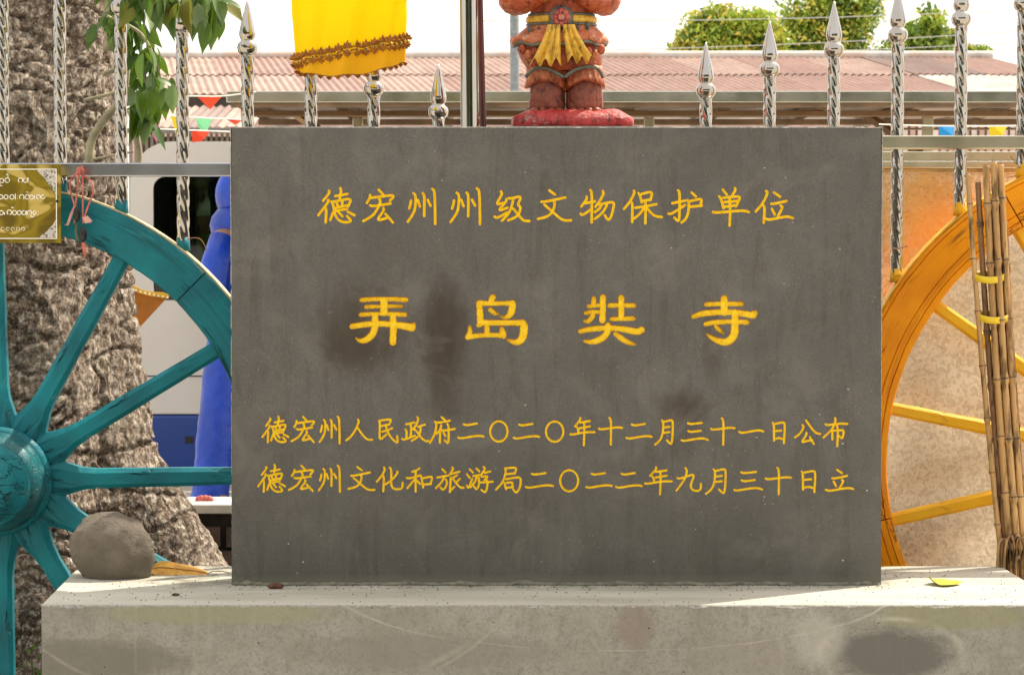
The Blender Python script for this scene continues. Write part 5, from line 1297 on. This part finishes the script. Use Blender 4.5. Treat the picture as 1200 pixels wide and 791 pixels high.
bunting('string of pink, yellow and mint bunting before the slatted annex', [([(168, 139), (188, 135), (184, 167)], PK), ([(200, 136), (211, 136), (210, 168)], YL), ([(229, 139.5), (248, 139.5), (243, 155), (235, 154)], GN), ([(264, 139), (286, 140), (276, 147)], OG)], [(150, 140), (170, 137), (200, 136), (248, 139), (300, 141)], 10.6)
bunting('string of yellow and orange bunting lowest above the van roof', [([(160, 151), (174, 151), (166, 161)], YL), ([(225, 153), (246, 153), (238, 166), (225, 167)], OG)], [(150, 150), (175, 151), (225, 153), (300, 156)], 10.2)
bunting('string of blue and yellow bunting seen just above the right rail', [([(1100, 148), (1119, 149), (1120, 162), (1101, 161)], BL), ([(1159, 147), (1181, 148), (1174, 160), (1160, 160)], YL)], [(1030, 146), (1100, 148), (1180, 148), (1260, 146)], 11.4)

# ================================================================== FAR TREES
def far_tree(label, blobs, Y, trunk, mix, n=2600, size=.062):
    t = thing('tree', label, 'tree', (X(trunk, Y), Y, 0), 'trees beyond the tin roof')
    k = Y/F
    ztop = Z(blobs[0][1], Y)
    tk = MB(); tk.tube([(X(trunk, Y), Y, 0), (X(trunk, Y)+.2, Y, ztop*.55), (X(blobs[0][0], Y), Y, ztop)], [.28, .2, .05], 10)
    for bx, by, rx, ry in blobs: tk.tube([(X(trunk, Y)+.1, Y, ztop*.5), (X(bx, Y), Y, Z(by+ry*.5, Y))], [.12, .03], 6)
    tk.build('trunk', M_trunkfar, t, True)
    vs, fs, mi = [], [], []
    rnd = random.Random(trunk)
    for bx, by, rx, ry in blobs:
        c = W(bx, by, Y); cl_ = [(Vector((rnd.gauss(0, .5), rnd.gauss(0, .5), rnd.gauss(0, .5)))) for _ in range(int(10+rx*.9))]
        for q in cl_:
            if q.length > .95: q.normalize(); q *= .95
            cc = c+Vector((q.x*rx*k, q.y*rx*k, q.z*ry*k)); rr = .34*min(rx, ry)*k+.12
            base_m = rnd.choices([0, 1, 2], mix)[0]
            for _ in range(int(n/len(cl_)/len(blobs)*2.3)+24):
                d = Vector((rnd.gauss(0, 1), rnd.gauss(0, 1), rnd.gauss(0, 1))).normalized()*rr*rnd.random()**.4
                p = cc+d; a = Vector((rnd.gauss(0, 1), rnd.gauss(0, 1), rnd.gauss(0, 1)-.6)).normalized(); b_ = a.cross(Vector((rnd.gauss(0, 1), rnd.gauss(0, 1), rnd.gauss(0, 1)))).normalized()
                s = size*rnd.uniform(.6, 1.3); m0 = len(vs)
                vs += [p-a*s, p+b_*s*.42, p+a*s, p-b_*s*.42]; fs.append((m0, m0+1, m0+2, m0+3))
                mi.append(base_m if rnd.random() < .7 else rnd.choices([0, 1, 2], mix)[0])
    me = bpy.data.meshes.new('crown'); me.from_pydata([tuple(v) for v in vs], [], fs)
    for m in M_far: me.materials.append(m)
    me.polygons.foreach_set('material_index', mi); me.update(); link('crown', me, t)
far_tree('broad yellow-green tree above the tin roof right of the statue', [(845, 45, 50, 30), (812, 55, 24, 16), (880, 34, 30, 22), (840, 28, 28, 14), (900, 55, 20, 20)], 45, 850, [2, 3, 4])
far_tree('tallest green tree above the tin roof between the spear tips', [(965, 30, 48, 42), (930, 40, 26, 30), (1000, 40, 36, 36), (975, -8, 34, 22), (1005, 0, 26, 24), (945, 62, 40, 18)], 48, 970, [4, 5, 2], 4200)
far_tree('slender light green tree above the roof at the right', [(1090, 32, 12, 20), (1070, 52, 22, 18), (1094, 52, 14, 18), (1050, 60, 20, 12)], 44, 1080, [3, 5, 1], 1500)
far_tree('smallest tree peeping over the roof at the far right', [(1116, 58, 10, 16), (1112, 46, 6, 9), (1142, 64, 13, 7), (1105, 66, 20, 7)], 46, 1120, [4, 4, 1], 900)

M_unseen = [simple('unseen_leaf_dark', (.03, .05, .012), .6, 0, .4, 3, 0), simple('unseen_leaf_green', (.06, .09, .02), .6, 0, .4, 3, 0)]  # leaves of unseen trees added behind the camera for the steel to reflect
def unseen_tree(label, x, y, h, r, seed):
    t = thing('tree', label, 'tree', (x, y, 0), 'unseen trees added for reflections'); rnd = random.Random(seed)
    MB().tube([(x, y, 0), (x+.1, y, h*.5), (x, y, h*.8)], [.2, .15, .06], 10).build('trunk', M_trunkfar, t, True)
    vs, fs, mi = [], [], []
    for c_ in range(46):
        q = Vector((rnd.gauss(0, .5), rnd.gauss(0, .5), rnd.gauss(0, .5))); q = q.normalized()*min(q.length, 1)
        cc = Vector((x+q.x*r, y+q.y*r, h*.56+q.z*h*.44)); bm_ = rnd.choice([0, 0, 0, 1])
        for _ in range(130):
            p = cc+Vector((rnd.gauss(0, 1), rnd.gauss(0, 1), rnd.gauss(0, 1))).normalized()*r*.34*rnd.random()**.4
            a = Vector((rnd.gauss(0, 1), rnd.gauss(0, 1), rnd.gauss(0, 1)-.6)).normalized(); b_ = a.cross(Vector((rnd.gauss(0, 1), rnd.gauss(0, 1), rnd.gauss(0, 1)))).normalized()
            m0 = len(vs); s = .22; vs += [p-a*s, p+b_*s*.5, p+a*s, p-b_*s*.5]; fs.append((m0, m0+1, m0+2, m0+3)); mi.append(bm_)
    me = bpy.data.meshes.new('crown'); me.from_pydata([tuple(v) for v in vs], [], fs)
    for m in M_unseen: me.materials.append(m)
    me.polygons.foreach_set('material_index', mi); me.update(); link('crown', me, t)
for i_, (x_, h_, r_) in enumerate(((-9, 6.5, 2.4), (-4.6, 5.2, 1.9), (-1.2, 6.2, 1.8), (3.0, 5.6, 2.1), (6.8, 6.6, 2.3), (11, 6.0, 2.2))):
    unseen_tree(''+['tall unseen tree added far left behind the viewer', 'low bushy unseen tree added left behind the viewer', 'upright unseen tree added just left behind the viewer', 'round unseen tree added right behind the viewer', 'tallest unseen tree added right behind the viewer', 'spreading unseen tree added far right behind the viewer'][i_], x_, -9-(i_ % 2)*1.5, h_, r_, i_)

# ================================================================== STONE, LEAVES, LITTLE THINGS ON THE PLINTH
def mk_boulder():
    n = NT('weathered_stone'); f = n.noise(24, 5, .6); g_ = n.noise(5, 3)
    c = n.ramp(g_, [(.3, (.19, .16, .12)), (.7, (.29, .245, .19))]); c = n.mix(n.ramp(f, [(.35, .4), (.6, 0)]), c, (.08, .07, .045))
    return n.done(c, .9, 0, n.bump(n.noise(40, 7, .75), 1.0, .02))
g = MB(); sY = 6.02; rings = []; ksn = sY/F
for i in range(29):
    t = i/28; ph = -PI/2*.55+(PI/2+PI/2*.55)*t; ring = []
    for j in range(48):
        a = j*2*PI/48; k_ = max(math.cos(ph), .02)
        p = Vector((49*k_*math.cos(a), 34*k_*math.sin(a), 47*math.sin(ph)))
        p *= 1+.12*noise.noise(p*.022+Vector((3, 1, 2)))+.07*noise.noise(p*.06)+.035*noise.fractal(p*.16, .8, 2, 4)*min(1, 3*k_); ring.append(p*ksn+Vector((X(130, sY), sY, ZB+29*ksn)))
    rings.append(ring)
g.loft(rings); tag(g.build('stone', mk_boulder(), None, True), 'rounded grey-brown stone sitting on the left end of the plinth', 'stone')
def dead_leaf(pts_top, pts_bot, Y0, z0, lift, mat, name, label, depth=.03, stem=None):
    root = thing(name, label, 'leaf', tuple(W(pts_top[0][0], pts_top[0][1], Y0)))
    g = MB(); n = len(pts_top); A = []; B = []; M_ = []
    for i in range(n):
        a = W(*pts_top[i], Y0); b = W(*pts_bot[i], Y0)
        a.y += depth*.5; b.y -= depth*.5; m_ = (a+b)/2; m_.z += lift*math.sin(PI*i/(n-1))
        A.append(a); B.append(b); M_.append(m_)
    g.loft([A, M_, B], False, False); o = g.build('blade', mat, root, True); md = o.modifiers.new('s', 'SOLIDIFY'); md.thickness = .0012; o.modifiers.new('sb', 'SUBSURF').levels = 2; o.modifiers['sb'].render_levels = 2
    MB().tube([p+Vector((0, 0, .001)) for p in M_], .0009, 5).build('midrib', simple('leaf_rib', (.30, .13, .03), .7), root, True)
    if stem: MB().tube([W(*p, Y0) for p in stem], .0011, 6).build('stem', simple('leaf_stem', (.20, .10, .04), .7), root, True)
M_dl = simple('dry_orange_leaf', (.68, .34, .05), .6, 0, .5, 22, .6, .004)
M_yl = simple('fallen_yellow_green_leaf', (.52, .50, .05), .5, 0, .3, 20, .4, .003)
dead_leaf([(177, 664), (183, 659), (192, 658), (203, 660), (214, 663), (226, 665), (238, 669), (243, 672)], [(178, 670), (185, 674), (193, 677), (205, 678), (216, 678), (227, 677), (237, 675), (243, 673)], 6.07, ZB, .006, M_dl, 'dead_leaf', 'curled dry orange leaf lying right of the stone', .05, [(243, 672), (250, 669), (260, 669), (269, 671)])
fl_ = thing('fallen_leaf', 'yellow-green curled leaf lying on the right end of the plinth', 'leaf', tuple(W(1110, 684, 5.88)))
g = MB(); rows_ = []; kf = 5.88/F*1.0
for i_ in range(15):
    t = i_/14; wd = (10*math.sin(PI*min(1, t*1.02)**.8)+.2)*kf; px_ = 1089+41*t; cz = ZB+.001+(14*max(0, .28-t)**1.3*3.4+3*max(0, t-.75)**1.2*4)*kf
    rows_.append([(X(px_-5*max(0, .28-t)*v_, 5.88), 5.88+v_*wd*2.3, cz+(abs(v_)*2.2*math.sin(PI*t)+1.0*(v_ > 0))*kf) for v_ in (-1, -.6, -.25, 0, .25, .6, 1)])
g.loft(rows_, False, False); o = g.build('blade', M_yl, fl_, True); md = o.modifiers.new('s', 'SOLIDIFY'); md.thickness = .0012
MB().tube([Vector(r[3])+Vector((0, 0, .0012)) for r in rows_], .0008, 5).build('midrib', M_yhat, fl_, True)
def chip(px, py, rx, col, nm, label, cat='debris'):
    Y = (CAMH-ZB)*F/(py+2-285); p = W(px, py, Y); g = MB(); rings = []
    for i in range(7):
        t = i/6*2-1; r_ = math.sqrt(max(.02, 1-t*t)); rings.append([(p.x+t*rx*Y/F, Y+rx*.5*Y/F*r_*math.cos(j*PI/4), max(ZB+.0005, ZB+.3*rx*Y/F+rx*.42*Y/F*r_*math.sin(j*PI/4)*(1+.4*noise.noise(Vector((t*3, j, px)))))) for j in range(8)])
    g.loft(rings); tag(g.build(nm, simple(nm+'_surface', col, .7, 0, .7, 120), None, True), label, cat)
chip(323, 688.5, 10, (.10, .035, .012), 'seed_pod', 'dark reddish seed pod on the plinth before the tablet left corner', 'seed pod')
chip(206, 697, 5, (.10, .06, .04), 'bark_crumb', 'small brown bark crumb near the left front of the plinth')
chip(911, 683, 5, (.25, .07, .03), 'red_crumb', 'tiny reddish crumb at the foot of the tablet right of centre')
chip(1066, 676, 2, (.25, .16, .06), 'sand_crumb', 'tiny tan crumb on the plinth just left of the yellow-green leaf')
# debris grains on the plinth (uncountable)
g = MB(); rnd = random.Random(3)
for k in range(900):
    x = rnd.uniform(xl0+.02, xr1-.02); y = D-abs(rnd.gauss(0, .035))-.002 if k % 2 and xL < x < xR else rnd.uniform(BF+.01, BB-.01)
    if not (y > BF+.006): continue
    if xL-.02 < x < xR+.01 and D-.001 < y < D+TH+.01: continue
    s = rnd.uniform(.0008, .0026); g.add([(x-s, y-s, ZB), (x+s, y-s*.5, ZB), (x, y+s, ZB), (x, y, ZB+s*1.1)], [(0, 1, 3), (1, 2, 3), (2, 0, 3)])
o = g.build('grit', simple('dark_grit', (.10, .085, .065), .9, 0, .6, 90), None); tag(o, 'fine dark grit scattered over the top of the plinth', 'grit'); o['kind'] = 'stuff'
# small plant in the corner by the tree
pt = thing('seedling', 'small green seedling growing between teal wheel and plinth corner', 'plant', tuple(W(38, 790, 6.25)))
MB().tube([Vector((X(37, 6.0), 6.1, 0)), W(37, 775, 6.1)], .002, 6).build('stem', M_leaf, pt)
for px, py, dx, dz, s in ((36, 765, -.4, .5, .03), (42, 770, .6, .1, .035), (34, 778, -.8, -.1, .035), (43, 784, .5, -.5, .03), (39, 762, .2, .9, .025), (36, 790, -.5, -.6, .035), (42, 795, .6, -.3, .04), (30, 800, -.7, 0, .04), (45, 810, .3, -.9, .04)):
    put_leaf(pt, W(px, py, 6.08)-Vector(pt.location), (dx, -.4, dz), s, leafs[0], .3)
# leaf litter on far ground and soil
g = MB()
for k in range(500):
    x = rnd.uniform(-3, 1); y = rnd.uniform(8.4, 14.2) if k > 120 else rnd.uniform(6.5, 7.2); z0_ = .006 if y > 8 else .05; s = rnd.uniform(.02, .05); a = rnd.uniform(0, 6)
    c_, s_ = math.cos(a)*s, math.sin(a)*s; g.add([(x-c_, y-s_, z0_), (x-s_*.4, y+c_*.4, z0_+.008), (x+c_, y+s_, z0_+.004), (x+s_*.4, y-c_*.4, z0_+.01)], [(0, 1, 2, 3)])
o = g.build('leaf_litter', M_dl, None); tag(o, 'scattered dry leaves on the pale paving behind the tree', 'leaves'); o['kind'] = 'stuff'
# clean helper marks
for o in bpy.data.objects:
    if '_w' in o: del o['_w']
